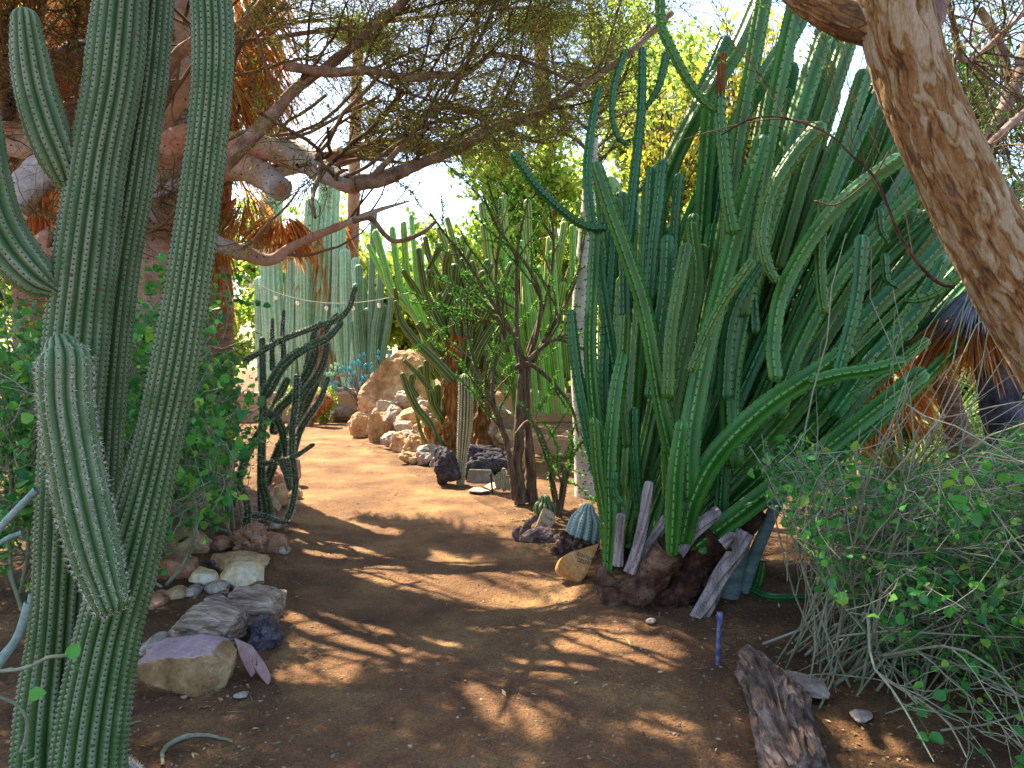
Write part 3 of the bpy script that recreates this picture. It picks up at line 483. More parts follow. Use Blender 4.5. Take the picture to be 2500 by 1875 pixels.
# ------------------------------------------------------------ ribbed stems
def stem(pts, wpx=None, radii=None, ribs=7, depth=.22, crest='round', name='stem', mats=None, parent=None, dome=1.0, areole=.0, ar=(.0045, .6), spines=0, slen=.012, smat=None, segs=6, ds=None, seed=0, lump=0.0, base='flat', twist=0.0, n=None, wav=.03, amat=None):
    """one cactus stem swept along pts (base -> tip); radii along pts"""
    pts = np.asarray(pts, float); rr = np.asarray(radii, float); L0 = np.linalg.norm(np.diff(pts, axis=0), axis=1).sum()
    if n is None: n = int(np.clip(L0/(ds or rr.max()*.3), 12, 700))
    q = spline(np.c_[pts, rr], n); p, r = q[:, :3], q[:, 3].copy(); s = np.r_[0, np.cumsum(np.linalg.norm(np.diff(p, axis=0), axis=1))]; L = s[-1]
    if dome:                      # round the tip with extra rings
        R = r[-1]; k = 8; T = nrm(p[-1]-p[-2]); an = np.linspace(0, np.pi/2, k+1)[1:]; p = np.vstack([p, p[-1]+T*(np.sin(an)*R*dome)[:, None]]); r = np.r_[r, np.maximum(R*np.cos(an), .0006)]
    if base == 'round':
        R = r[0]; k = 6; T = nrm(p[0]-p[1]); an = np.linspace(np.pi/2, 0, k+1)[:-1]; p = np.vstack([p[0]+T*(np.sin(an)*R*.9)[:, None], p]); r = np.r_[np.maximum(R*np.cos(an), R*.25), r]
    s = np.r_[0, np.cumsum(np.linalg.norm(np.diff(p, axis=0), axis=1))]
    T, U, Vv = frames(p); ns = ribs*segs; th = np.arange(ns)*2*np.pi/ns
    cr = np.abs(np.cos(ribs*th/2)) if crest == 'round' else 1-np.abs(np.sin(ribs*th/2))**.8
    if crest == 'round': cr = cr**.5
    r = r*(1+wav*noise(np.c_[s*4, s*0, s*0+seed], 3))
    prof = 1-depth*(1-cr)
    RR = r[:, None]*prof[None]
    if lump:
        sp = areole or .03; ph = np.cos(s[:, None]*2*np.pi/sp+(np.arange(ns)//segs % 2)[None]*0); RR = RR*(1+lump*np.maximum(ph, 0)**2*(cr[None] > .75)*np.minimum(1, 1))
    tw = s*twist; ang = th[None]+tw[:, None]
    Dr = np.cos(ang)[..., None]*U[:, None]+np.sin(ang)[..., None]*Vv[:, None]
    X = p[:, None]+RR[..., None]*Dr
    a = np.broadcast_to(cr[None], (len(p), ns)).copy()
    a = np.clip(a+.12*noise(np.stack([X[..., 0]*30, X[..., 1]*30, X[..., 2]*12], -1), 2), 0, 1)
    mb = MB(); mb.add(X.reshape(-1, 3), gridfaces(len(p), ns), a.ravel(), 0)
    if areole:
        kk = np.arange(areole*.5, s[-1]-r[-9] if dome else s[-1], areole); pi = np.interp(kk, s, np.arange(len(s))); i0 = np.minimum(pi.astype(int), len(s)-2); fr = pi-i0
        C = []; Dn = []; Tt = []
        for j in range(ribs):
            col = (j*segs) % ns; A_ = X[i0, col]*(1-fr)[:, None]+X[i0+1, col]*fr[:, None]; d_ = Dr[i0, col]
            # only areoles that could be seen from around the viewer's side
            vis = (d_*(np.array([0, 0, CH])-A_)).sum(1) > -.35*np.linalg.norm(np.array([0, 0, CH])-A_, axis=1)
            C.append(A_[vis]); Dn.append(d_[vis]); Tt.append(T[i0][vis])
        C = np.concatenate(C); Dn = np.concatenate(Dn); Tt = np.concatenate(Tt); S = np.cross(Dn, Tt); e = ar[0]; N = len(C)
        if N:
            V8 = np.stack([C+Tt*e*ar[1]*1.3, C+S*e, C-Tt*e*ar[1]*1.3, C-S*e, C+Dn*e*.8], 1)
            fx = np.array([[0, 1, 4], [1, 2, 4], [2, 3, 4], [3, 0, 4]]); mb.add(V8.reshape(-1, 3), (fx[None]+(np.arange(N)*5)[:, None, None]).reshape(-1, 3), 0, 1)
            if spines:
                k = spines; Cs = np.repeat(C, k, 0); d_ = nrm(np.repeat(Dn, k, 0)*.8+rng.normal(size=(N*k, 3))*.75); w_ = nrm(np.cross(d_, rng.normal(size=(N*k, 3)))); l_ = rng.uniform(.5, 1.2, (N*k, 1))*slen; ww = slen*.05
                V3 = np.stack([Cs+w_*ww, Cs-w_*ww, Cs+d_*l_], 1); mb.add(V3.reshape(-1, 3), np.arange(N*k*3).reshape(-1, 3), 0, 2)
    return mb.build(name, mats, parent)
def S(px_pts, d0, d1, w0, w1=None, wm=None, **kw):
    """stem traced base -> tip in photo pixels, depth from d0 to d1, widths in pixels"""
    n = len(px_pts); w1 = w0 if w1 is None else w1; ds_ = np.linspace(d0, d1, n); ws = np.linspace(w0, w1, n)
    if wm: ws = np.interp(np.linspace(0, 1, n), np.linspace(0, 1, len(wm)), wm)
    tip = kw.pop('tipdir', None)
    return stem([P(x, y, d) for (x, y), d in zip(px_pts, ds_)], radii=[W(w_, d)/2 for w_, d in zip(ws, ds_)], **kw)
# ------------------------------------------------------------ tall ribbed cactus at the left front
cd = [M['cardon'], M['areole'], M['spine']]
t = thing('ribbed_cactus', G(190, 1900), 'tall many armed ribbed grey green cactus at the left front edge of the path', 'cactus')
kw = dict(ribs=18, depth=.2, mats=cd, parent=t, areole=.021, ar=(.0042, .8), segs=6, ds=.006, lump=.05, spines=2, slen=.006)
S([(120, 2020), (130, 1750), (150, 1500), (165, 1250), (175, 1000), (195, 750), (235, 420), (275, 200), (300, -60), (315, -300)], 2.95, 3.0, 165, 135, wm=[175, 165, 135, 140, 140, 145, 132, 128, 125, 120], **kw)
S([(215, 1500), (235, 1200), (250, 950), (275, 700), (315, 450), (350, 220), (372, 0), (390, -250)], 3.15, 3.15, 110, 105, wm=[100, 105, 110, 112, 108, 105, 100, 98], **kw)
S([(205, 2020), (225, 1780), (262, 1560), (310, 1380), (370, 1150), (425, 900), (465, 650), (492, 450), (514, 250), (520, 100), (512, -60), (505, -300)], 2.85, 2.85, 160, 95, wm=[185, 165, 150, 142, 118, 110, 104, 98, 96, 96, 96, 94], **kw)
kw2 = dict(kw); kw2.update(ribs=13, spines=8, slen=.019, areole=.022, lump=.02)
S([(268, 1465), (235, 1360), (205, 1240), (180, 1110), (160, 980), (158, 880), (152, 850)], 2.62, 2.66, 90, 110, wm=[84, 112, 122, 120, 120, 118, 78], base='round', dome=.9, **kw2)
kw3 = dict(kw); kw3.update(ribs=11, depth=.3, spines=4, slen=.011, areole=.022)
S([(168, 455), (150, 400), (118, 320), (88, 220), (72, 130), (62, 50)], 2.95, 2.85, 60, 66, wm=[50, 88, 98, 92, 82, 62], base='round', **kw3)
S([(132, 708), (90, 680), (30, 610), (-15, 520), (-40, 400), (-60, 250)], 2.9, 2.8, 60, 110, wm=[45, 95, 112, 112, 105, 100], base='round', **kw3)
# low spiny offset in the corner
t = thing('spiny_offset', G(290, 1905), 'small grey spiny cactus stub at the foot of the tall ribbed cactus', 'cactus')
stem([G(262, 1850, .0), G(300, 1880, .03), G(345, 1910, .02)], radii=[.012, .018, .016], ribs=7, mats=[M['deadwood'], M['areole'], M['spine']], parent=t, areole=.012, ar=(.002, 1), spines=9, slen=.022)
# ------------------------------------------------------------ big cereus clump on the right
kinds = [[M['cereus'], M['areole'], M['spined']], [M['cereus2'], M['areole'], M['spined']], [M['cereus3'], M['areole'], M['spine']]]
t = thing('cereus_cactus', G(1600, 1470), 'huge dark green cactus clump with dozens of arms fanning right over the path', 'cactus')
def A(pts, d0, d1, w0, w1=None, k=0, ribs=6, **kw):
    ribs = 5+len(bpy.data.objects) % 2; w1 = w1 or w0
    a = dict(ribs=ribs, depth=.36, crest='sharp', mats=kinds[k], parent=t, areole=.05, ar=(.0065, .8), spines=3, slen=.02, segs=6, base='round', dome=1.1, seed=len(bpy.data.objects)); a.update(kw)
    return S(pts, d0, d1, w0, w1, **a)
A([(1475, 556), (1430, 552), (1380, 520), (1310, 455), (1256, 380)], 5.0, 4.8, 20, 24, 1, areole=.03)
A([(1640, 1090), (1615, 980), (1576, 764), (1529, 617), (1490, 510), (1458, 412)], 4.7, 4.7, 46, 34, 0, ribs=6)
A([(1500, 900), (1470, 700), (1462, 620), (1445, 540), (1434, 420), (1448, 290), (1462, 222)], 5.1, 5.2, 32, 20, 1)
A([(1528, 780), (1528, 640), (1540, 520), (1552, 400), (1566, 260), (1568, 124)], 5.2, 5.3, 32, 20, 1)
A([(1530, 352), (1506, 330), (1495, 280), (1500, 210), (1524, 132)], 5.3, 5.3, 12, 20, 1)
A([(1574, 268), (1592, 240), (1610, 205), (1628, 132)], 5.3, 5.3, 10, 22, 1)
A([(1548, 480), (1580, 440), (1600, 410)], 5.3, 5.3, 10, 16, 1)
A([(1742, 268), (1712, 240), (1670, 180), (1622, 86)], 4.6, 4.6, 20, 26, 0)
A([(1619, 80), (1613, 40), (1612, -40)], 4.6, 4.6, 24, 28, 0)
A([(1790, 560), (1775, 480), (1768, 380), (1758, 290), (1757, 235)], 4.6, 4.6, 36, 26, 0)
S([(1757, 238), (1760, 190), (1764, 132)], 4.6, 4.6, 26, 20, ribs=8, depth=.4, crest='sharp', mats=[M['crestbark']], parent=t, name='dead_tip', dome=.4)
A([(1775, 760), (1782, 520), (1806, 330), (1838, 150), (1868, -20), (1890, -150)], 4.9, 4.9, 42, 40, 2)
A([(1810, 760), (1850, 500), (1872, 360), (1905, 180), (1950, -20), (1985, -160)], 4.9, 4.8, 46, 44, 0)
A([(1790, 1120), (1782, 960), (1805, 800), (1850, 620), (1905, 430), (1955, 260), (2010, 90), (2045, -30)], 4.8, 5.2, 52, 50, 0, ribs=6)
A([(1680, 1200), (1685, 1060), (1722, 860), (1768, 680), (1815, 500), (1858, 350)], 4.5, 4.7, 58, 42, 0)
A([(1892, 682), (1872, 640), (1862, 570), (1885, 470), (1940, 380), (1995, 318)], 4.4, 4.5, 24, 44, 2)
A([(1893, 917), (1888, 850), (1902, 740), (1940, 650), (2010, 545), (2090, 465), (2190, 395)], 4.4, 4.6, 34, 44, 0)
A([(1900, 1000), (1945, 860), (2030, 700), (2120, 590), (2240, 470), (2330, 400)], 4.9, 5.2, 50, 44, 0)
A([(2035, 940), (2062, 850), (2092, 720), (2103, 592)], 4.4, 4.4, 28, 36, 1)
A([(1960, 960), (2000, 850), (2110, 690), (2210, 585), (2300, 510)], 5.1, 5.3, 46, 44, 0)
A([(2000, 960), (2070, 830), (2160, 730), (2260, 640), (2330, 560)], 4.9, 5.0, 44, 40, 1)
A([(2212, 732), (2240, 732), (2290, 712), (2345, 665)], 4.5, 4.4, 12, 26, 0)
A([(2040, 1000), (2120, 890), (2200, 805), (2250, 745), (2300, 640)], 4.6, 4.6, 44, 36, 1)
A([(2080, 960), (2140, 920), (2190, 890), (2256, 838)], 4.6, 4.6, 30, 28, 2)
A([(1990, 930), (2050, 915), (2120, 905), (2190, 888)], 4.3, 4.25, 34, 36, 0)
A([(1770, 960), (1778, 830), (1800, 740), (1862, 640)], 4.7, 4.7, 40, 24, 1)
A([(1690, 900), (1722, 820), (1770, 730), (1832, 645)], 4.35, 4.35, 26, 24, 2)
A([(1632, 960), (1640, 820), (1655, 720), (1676, 612)], 4.6, 4.6, 34, 36, 2)
A([(1590, 960), (1612, 800), (1625, 700), (1630, 592)], 4.75, 4.75, 34, 34, 1)
A([(1586, 720), (1596, 600), (1608, 500), (1617, 404)], 4.95, 4.95, 30, 28, 1)
A([(1570, 760), (1578, 640), (1584, 530), (1590, 420)], 5.05, 5.05, 26, 26, 1)
A([(1636, 700), (1645, 600), (1650, 520), (1658, 436)], 5.1, 5.1, 26, 26, 1)
A([(1524, 1080), (1515, 960), (1522, 860), (1526, 784)], 4.9, 4.9, 34, 30, 2)
A([(1460, 1150), (1435, 1040), (1408, 900), (1394, 768)], 5.0, 5.0, 36, 24, 1)
A([(1478, 1180), (1452, 1000), (1442, 850), (1448, 690), (1455, 560)], 4.95, 5.05, 40, 28, 0)
A([(1500, 1200), (1478, 1000), (1480, 820), (1492, 640), (1496, 560)], 5.05, 5.2, 36, 24, 1)
A([(1487, 1385), (1478, 1270), (1460, 1150), (1452, 1034)], 4.75, 4.75, 30, 27, 2)
A([(1486, 1388), (1494, 1270), (1492, 1120), (1506, 960), (1520, 880)], 4.7, 4.8, 30, 34, 0, wm=[26, 44, 42, 40, 34])
A([(1641, 1345), (1645, 1260), (1650, 1150), (1664, 1042)], 4.4, 4.4, 36, 36, 0, wm=[30, 44, 42, 34])
A([(1562, 1260), (1555, 1180), (1549, 1090), (1549, 1008)], 4.9, 4.9, 24, 26, 1)
A([(1668, 1310), (1690, 1220), (1750, 1110), (1860, 1000), (1985, 915), (2060, 860)], 4.5, 4.5, 56, 50, 0, wm=[50, 58, 58, 54, 50, 44])
A([(1706, 1330), (1780, 1275), (1890, 1190), (2010, 1100), (2150, 990), (2240, 920)], 4.6, 4.9, 60, 50, 0)
A([(1684, 1180), (1696, 1080), (1722, 960), (1735, 860)], 4.8, 4.9, 36, 34, 1)
A([(1800, 560), (1830, 620), (1835, 700), (1840, 800)], 5.0, 4.9, 22, 30, 1)
A([(1640, 1200), (1636, 1060), (1660, 900), (1700, 700), (1690, 560)], 4.85, 4.95, 44, 34, 2)
A([(1760, 1250), (1770, 1100), (1780, 960), (1800, 850), (1830, 760)], 4.9, 5.0, 36, 34, 1)
A([(2180, 805), (2210, 825), (2232, 800)], 4.8, 4.8, 22, 16, 1)
A([(2168, 590), (2150, 560), (2145, 520)], 4.7, 4.7, 12, 24, 1)
A([(2190, 700), (2165, 680), (2160, 630)], 4.7, 4.7, 12, 22, 1)
A([(2012, 755), (2005, 700), (2002, 600), (2010, 500)], 4.5, 4.6, 28, 30, 2)
A([(1516, 1228), (1500, 1200), (1500, 1160)], 4.65, 4.65, 20, 18, 1)
A([(1610, 350), (1590, 320), (1592, 260)], 5.2, 5.2, 10, 18, 1) if 0 else None
A([(1900, 640), (1960, 430), (2010, 280), (2060, 130), (2085, 50)], 5.3, 5.4, 50, 46, 2)
A([(1950, 640), (2010, 480), (2062, 330), (2108, 190)], 5.2, 5.3, 46, 44, 0)
A([(1860, 640), (1925, 440), (1985, 260), (2020, 120), (2030, 60)], 5.6, 5.7, 46, 42, 1)
A([(1560, 640), (1640, 400), (1730, 230), (1800, 120), (1850, 10)], 5.8, 6.0, 52, 50, 2)
A([(1540, 700), (1620, 440), (1700, 270), (1768, 110)], 5.9, 6.0, 46, 44, 1)
A([(1620, 700), (1720, 470), (1830, 250), (1930, 90), (1990, -40)], 5.7, 6.0, 48, 46, 0)
A([(2040, 560), (2120, 430), (2170, 300)], 5.4, 5.5, 44, 42, 2)
rr_ = np.random.default_rng(5)
for k in range(92):           # the rest of the thicket behind, fanning out and to the right
    u = rr_.random(); b = (1500+u*240+rr_.normal()*22, 1340-60*u+rr_.normal()*30); ln = rr_.uniform(.45, 1)
    tx = 1470+u*1000+rr_.normal()*50; top = (430+rr_.uniform(0, 300)) if u < .33 else (-60+520*abs(u-.5)+rr_.uniform(0, 480) if u < .8 else 380+rr_.uniform(0, 300))
    bow = rr_.uniform(-20, 90)*(u+.2); d0 = rr_.uniform(5.0, 5.7); d1 = d0+rr_.uniform(.1, 1.1)
    m1 = (b[0]*.7+tx*.3+bow, b[1]*.7+top*.3); m2 = (b[0]*.35+tx*.65+bow*.8, b[1]*.35+top*.65)
    A([b, m1, m2, (tx, top)], d0, d1, rr_.uniform(32, 46), rr_.uniform(30, 44), int(rr_.choice([0, 0, 1, 2, 2])), areole=.07, spines=2)
dk = dict(ribs=7, depth=.3, crest='sharp', mats=[M['deadwood'], M['areole'], M['spined']], parent=t, name='dead_stem', dome=.6, wav=.35, segs=10, twist=3)
S([(1538, 1398), (1555, 1345), (1568, 1290), (1580, 1210), (1585, 1180)], 4.6, 4.6, 34, 20, **dk)
S([(1508, 1381), (1512, 1320), (1516, 1259)], 4.6, 4.6, 26, 22, **dk)
S([(1560, 1390), (1590, 1330), (1625, 1268)], 4.65, 4.7, 28, 26, **dk)
S([(1820, 1300), (1795, 1350), (1757, 1410), (1722, 1480), (1700, 1516)], 4.55, 4.45, 44, 36, **dk)
S([(1740, 1330), (1725, 1390), (1680, 1470)], 4.75, 4.75, 34, 28, **dk)
S([(1762, 1330), (1790, 1310), (1800, 1350)], 4.5, 4.5, 30, 18, **dk)
S([(1650, 1345), (1690, 1300), (1750, 1250)], 4.5, 4.55, 46, 30, **dk)
def knob(pts, d, ws, name, mat, parent, seed, amp=.16, sides=72, n=110, fr=9):
    q = spline(np.c_[[P(x, y, dd) for (x, y), dd in zip(pts, np.broadcast_to(d, (len(pts),)))], [W(w_, np.mean(d))/2 for w_ in ws]], n); p, r = q[:, :3], q[:, 3]
    T, U, Vv = frames(p); th = np.arange(sides)*2*np.pi/sides; Dr = np.cos(th)[None, :, None]*U[:, None]+np.sin(th)[None, :, None]*Vv[:, None]
    X = p[:, None]+Dr*r[:, None, None]; X = X+Dr*(r[:, None]*amp*(fbm(X*fr, seed, 4)+.45*(np.abs(noise(X*fr*np.array([4, 4, 2.2]), seed+7))-.4)))[..., None]
    mb = MB(); c0 = X[0].mean(0); c1 = X[-1].mean(0); mb.add(np.vstack([X.reshape(-1, 3), c0, c1]), np.vstack([gridfaces(n, sides), [[j, (j+1) % sides, n*sides, -1] for j in range(sides)], [[(n-1)*sides+j, (n-1)*sides+(j+1) % sides, n*sides+1, -1] for j in range(sides)]]), np.clip(.5+.5*noise(np.vstack([X.reshape(-1, 3), c0, c1])*4, seed), 0, 1))
    return mb.build(name, M[mat] if isinstance(mat, str) else mat, parent)
knob([(1640, 1335), (1600, 1395), (1560, 1435), (1515, 1450), (1482, 1420), (1466, 1385)], [4.5, 4.55, 4.6, 4.65, 4.68, 4.7], [70, 74, 70, 60, 46, 30], 'trunk', 'trunkbark', t, 3, .3)
knob([(1495, 1425), (1498, 1470), (1500, 1510)], 4.66, [70, 62, 60], 'trunk', 'trunkbark', t, 4, .3)
knob([(1730, 1290), (1670, 1360), (1640, 1430), (1620, 1520)], 4.7, [120, 130, 125, 100], 'trunk', 'bark_dark', t, 5, .42)
knob([(1640, 1340), (1720, 1335), (1790, 1310), (1850, 1240)], 4.75, [70, 80, 70, 60], 'trunk', 'bark_dark', t, 6, .3)
t = thing('bluegrey_trunk', G(1775, 1490), 'pair of smooth blue grey trunks standing behind the grey dead cactus stem', 'plant trunk')
knob([(1774, 1500), (1785, 1430), (1806, 1340), (1820, 1270)], 4.75, [52, 48, 44, 40], 'trunk', 'greytrunk', t, 7, .05)
knob([(1806, 1480), (1830, 1390), (1870, 1290), (1910, 1200)], 4.85, [34, 32, 30, 28], 'trunk', 'greytrunk', t, 8, .05)
t = thing('fallen_cactus_stem', G(1880, 1460), 'curved green cactus stem sagging to the soil behind the blue grey trunks', 'cactus')
stem([P(1860, 1370, 4.9), P(1850, 1420, 4.9), P(1835, 1445, 4.9)], radii=[.03, .035, .03], ribs=6, crest='sharp', depth=.35, mats=kinds[0], parent=t, areole=.04, spines=2)
stem([G(1828, 1445, .02), G(1880, 1465, .02), G(1960, 1470, .03)], radii=[.02, .026, .02], ribs=5, crest='sharp', depth=.4, mats=kinds[1], parent=t, areole=.04, spines=2)
# ------------------------------------------------------------ staghorn cactus left of the sunny path
stg = [M['staghorn'], M['areole'], M['spine']]
t = thing('staghorn_cactus', G(690, 1290), 'dark spiny cactus with crooked antler like arms reaching right over the path', 'cactus')
def B(pts, w0, w1=None, d=7.0, wm=None): return S(pts, d, d-.1, w0*.85, (w1 or w0)*.85, wm=wm, ribs=7, depth=.3, crest='sharp', mats=stg, parent=t, areole=.028, ar=(.006, 1), spines=7, slen=.028, segs=4, base='round', ds=.012)
B([(600, 880), (660, 845), (693, 828), (769, 799), (825, 780), (853, 750), (866, 706)], 18, 15, 6.9)
B([(650, 960), (693, 890), (743, 852), (800, 825), (832, 790)], 34, 16, 6.8)
B([(718, 1035), (739, 965), (772, 920), (794, 868), (800, 800), (822, 770)], 24, 14)
B([(714, 1120), (731, 1056), (758, 1010), (782, 975), (800, 925)], 20, 14, 6.9)
B([(712, 1110), (714, 1044), (722, 972), (724, 920)], 18, 16, 6.7)
B([(640, 1130), (667, 1130), (714, 1118), (740, 1102), (764, 1086)], 16, 12, 6.7)
B([(700, 1268), (712, 1240), (722, 1183), (718, 1135), (714, 1118)], 16, 16, 6.5)
B([(612, 1256), (650, 1262), (676, 1272), (706, 1275)], 16, 12, 6.45)
B([(693, 880), (690, 810), (693, 760)], 16, 10)
B([(665, 900), (664, 840), (665, 780)], 16, 9)
B([(640, 1250), (638, 1140), (642, 980), (640, 830)], 26, 18)
B([(670, 1050), (680, 1000), (720, 960), (760, 890), (770, 850)], 30, 22, 7.2)
B([(650, 1180), (690, 1080), (740, 1000), (765, 950), (790, 890)], 28, 20, 7.3)
B([(655, 1260), (650, 1220), (640, 1180)], 30, 26, 6.9)
B([(705, 1170), (700, 1100), (680, 1030), (640, 1000)], 26, 22, 7.1)
B([(690, 1130), (700, 1160), (706, 1190)], 22, 14, 6.6)
B([(600, 1290), (605, 1240), (590, 1190)], 22, 18, 6.4)
B([(740, 930), (748, 900), (765, 820), (782, 790)], 20, 14, 7.2)
B([(560, 1250), (600, 1120), (660, 1010), (700, 930)], 24, 22, 7.4)
# ------------------------------------------------------------ crested cactus in the middle
t = thing('crested_cactus', G(1110, 1090), 'twisted crested cactus with brown trunks and contorted striped arms beside the boulder', 'cactus')
cm = [M['crested'], M['areole'], M['spined']]
def Cc(pts, w0, w1=None, d=11.3, wm=None, r=6, k=0, dep=.4): return S(pts, d+.2, d, w0, w1, wm=wm, ribs=r, depth=dep, crest='sharp', mats=cm, parent=t, segs=4, base='round', wav=.14, ds=.03)
for pts, a, b in [([(1051, 765), (1022, 719), (986, 664)], 22, 14), ([(1098, 845), (1072, 786), (1043, 727), (1030, 668), (1022, 612)], 24, 16), ([(1043, 660), (1060, 630), (1075, 600)], 8, 18),
    ([(1098, 921), (1064, 883), (1018, 837), (980, 786), (967, 740)], 28, 14), ([(968, 742), (967, 725), (964, 708)], 12, 13), ([(1077, 862), (1043, 828), (1026, 790)], 24, 14), ([(1090, 800), (1085, 750), (1104, 700), (1110, 655)], 30, 24),
    ([(1056, 958), (1022, 917), (988, 882)], 15, 9), ([(1068, 1090), (1047, 1035), (1018, 997), (997, 955), (984, 917)], 24, 16), ([(1016, 965), (1004, 945), (1007, 921)], 16, 18), ([(1089, 1040), (1060, 993), (1043, 935), (1039, 885)], 24, 12),
    ([(1066, 1010), (1069, 975), (1068, 945)], 16, 16), ([(1088, 1010), (1084, 975)], 14, 12), ([(1048, 700), (1052, 680), (1052, 668)], 16, 26), ([(1060, 800), (1046, 760), (1041, 740)], 18, 16), ([(1120, 1120), (1075, 1110), (1050, 1098), (1028, 1056), (1017, 1008)], 10, 9),
    ([(1120, 1105), (1090, 1090), (1060, 1060)], 14, 9), ([(1060, 850), (1035, 815), (1020, 796)], 18, 12), ([(1078, 1020), (1060, 990), (1052, 960)], 20, 18), ([(1130, 880), (1140, 800), (1120, 740)], 30, 26), ([(1140, 860), (1165, 780), (1150, 700), (1130, 640)], 30, 22),
    ([(1100, 700), (1090, 660), (1096, 620)], 20, 22), ([(1160, 800), (1190, 740), (1180, 670)], 26, 22), ([(1110, 900), (1120, 850), (1108, 800), (1112, 760)], 30, 22), ([(1150, 1000), (1150, 920), (1165, 860), (1200, 800)], 30, 22), ([(1170, 960), (1200, 900), (1222, 840)], 24, 18), ([(1120, 760), (1140, 715), (1165, 690), (1190, 640)], 20, 16), ([(1110, 700), (1120, 650), (1112, 610), (1100, 590)], 18, 14)]:
    Cc(pts, a, b, d=11.0+rng.uniform(-.2, .5))
for k in range(60):
    x = rng.uniform(1050, 1210); y = rng.uniform(690, 1010); dx, dy = rng.normal()*36, -rng.uniform(40, 120)
    Cc([(x, y), (x+dx*.5+rng.normal()*10, y+dy*.5), (x+dx*.8, y+dy)], rng.uniform(16, 26), rng.uniform(11, 19), 11.3+rng.uniform(0, .8), r=5)
def ctrunk(pts, ws, d, parent=None, name='trunk', mat='crestbark', sd=2, amp=.5):
    return knob(pts, d, ws, name, mat, parent or t, sd, amp, 48, 80, 6)
ctrunk([(1108, 1110), (1106, 1040), (1100, 960), (1104, 880), (1120, 820)], [60, 40, 34, 36, 40], 11.2)
ctrunk([(1075, 1120), (1062, 1080), (1040, 1040)], [40, 26, 20], 11.0, sd=3)
ctrunk([(1178, 1105), (1178, 1040), (1190, 980), (1180, 900), (1170, 850)], [60, 36, 34, 28, 26], 11.5, sd=4)
ctrunk([(1120, 1110), (1140, 1050), (1150, 980)], [40, 28, 24], 11.1, sd=5)
# small woolly column cactus
t = thing('column_cactus', G(1124, 1184), 'slim grey striped column cactus with pale bristles standing alone beside the lava rocks', 'cactus')
d = G(1124, 1184)[1]
S([(1124, 1186), (1127, 1130), (1134, 1050), (1137, 980), (1137, 928)], d, d, 26, 34, wm=[20, 22, 34, 35, 34], ribs=13, depth=.25, mats=[M['fuzz'], M['spine'], M['spine']], parent=t, areole=.02, ar=(.004, .9), spines=5, slen=.022)
rock('lava_rock', G(1087, 1183), (.34, .34, .46), .2, 71, 9, 'lava', .3, 5, 'tall dark pitted lava rock left of the slim column cactus', tilt=.2, nfreq=3)
rock('lava_rock', G(1175, 1166), (.75, .4, .42), .0, 72, 9, 'lava', .3, 5, 'wide dark pitted lava rock behind the slim column cactus', nfreq=3)
p0 = G(1172, 1180); slab('stone_block', p0+np.array([-.17, .05, -.02]), [1, .05, 0], [0, .12, 1], [(0, 0), (.36, 0), (.34, .09), (.30, .165), (.04, .175), (.02, .1)], .14, 'block', 'small grey cut stone block beside the slim column cactus', 'stone block', bev=.006)
mb = MB(); c = G(1225, 1165); n = 46; th = rng.uniform(0, 6.28, n); el_ = rng.uniform(.5, 1.45, n); dr = np.stack([np.cos(th)*np.cos(el_), np.sin(th)*np.cos(el_), np.sin(el_)], -1); L = rng.uniform(.25, .42, n)
cc = c+np.c_[rng.normal(size=(n, 2))*.13*[1, .6], np.zeros(n)]; tt = np.linspace(0, 1, 5)
ribbons(mb, cc[:, None]+dr[:, None]*tt[None, :, None]*L[:, None, None], (.016*np.array([1, 1, .8, .5, .02]))[None], fold=.35); tag(mb.build('agave', M['agave']), 'clump of narrow green agave blades behind the grey stone block', 'agave')
mb = MB(); q = G(1203, 1207); tubes(mb, [[q-[0, 0, .05], q+[-.01, 0, .1], q+[-.02, 0, .225], q+[-.02, 0, .226]]], [[.011, .011, .011, .001]], 12); tubes(mb, [[q+[-.02, 0, .2], q+[-.021, 0, .232], q+[-.021, 0, .2325]]], [[.015, .015, .001]], 12); tag(mb.build('stake', M['stake']), 'thin dark green irrigation stake in the soil beside the column cactus', 'stake')
t = thing('cholla', G(1236, 1195), 'small fuzzy white spined cactus cluster at the foot of the ocotillo', 'cactus')
for px, py, tp, w_ in [(1222, 1190, 1158, 12), (1232, 1192, 1148, 12), (1214, 1194, 1165, 12), (1242, 1196, 1166, 12), (1262, 1190, 1158, 11), (1228, 1198, 1170, 11)]: S([(px+6, py), (px, (py+tp)/2), (px-2, tp)], 8.6, 8.6, w_, w_, ribs=9, mats=[M['fuzz'], M['spine'], M['spine']], parent=t, areole=.012, ar=(.003, 1), spines=8, slen=.02)
rock('rock', G(1165, 1204), (.26, .2, .06), 0, 74, mat='rock_grey', label='low crumbly grey rock beside the flat stone tile')
# barrel cactus
t = thing('barrel_cactus', G(1418, 1365), 'squat pale blue barrel cactus with a dark corky base behind the golden stone sign', 'cactus')
d = 5.9
S([(1416, 1330), (1421, 1310), (1427, 1285), (1431, 1262), (1433, 1247)], d, d, 70, 60, wm=[76, 86, 84, 72, 40], ribs=11, depth=.35, mats=[M['barrel'], M['areole'], M['spined']], parent=t, areole=.022, ar=(.0055, 1), spines=2, slen=.012, name='body')
knob([(1395, 1378), (1402, 1350), (1412, 1325), (1417, 1308)], d-.02, [86, 96, 96, 84], 'corky_base', 'barrelbase', t, 9, .3, fr=30)
t2 = thing('barrel_cactus', G(1350, 1260), 'small shaded round cactus behind the pale pointed sign', 'cactus')
S([(1330, 1262), (1330, 1235), (1330, 1222)], 7.0, 7.0, 50, 30, wm=[50, 54, 30], ribs=12, mats=stg, parent=t2, areole=.02, spines=4, slen=.01, name='body')
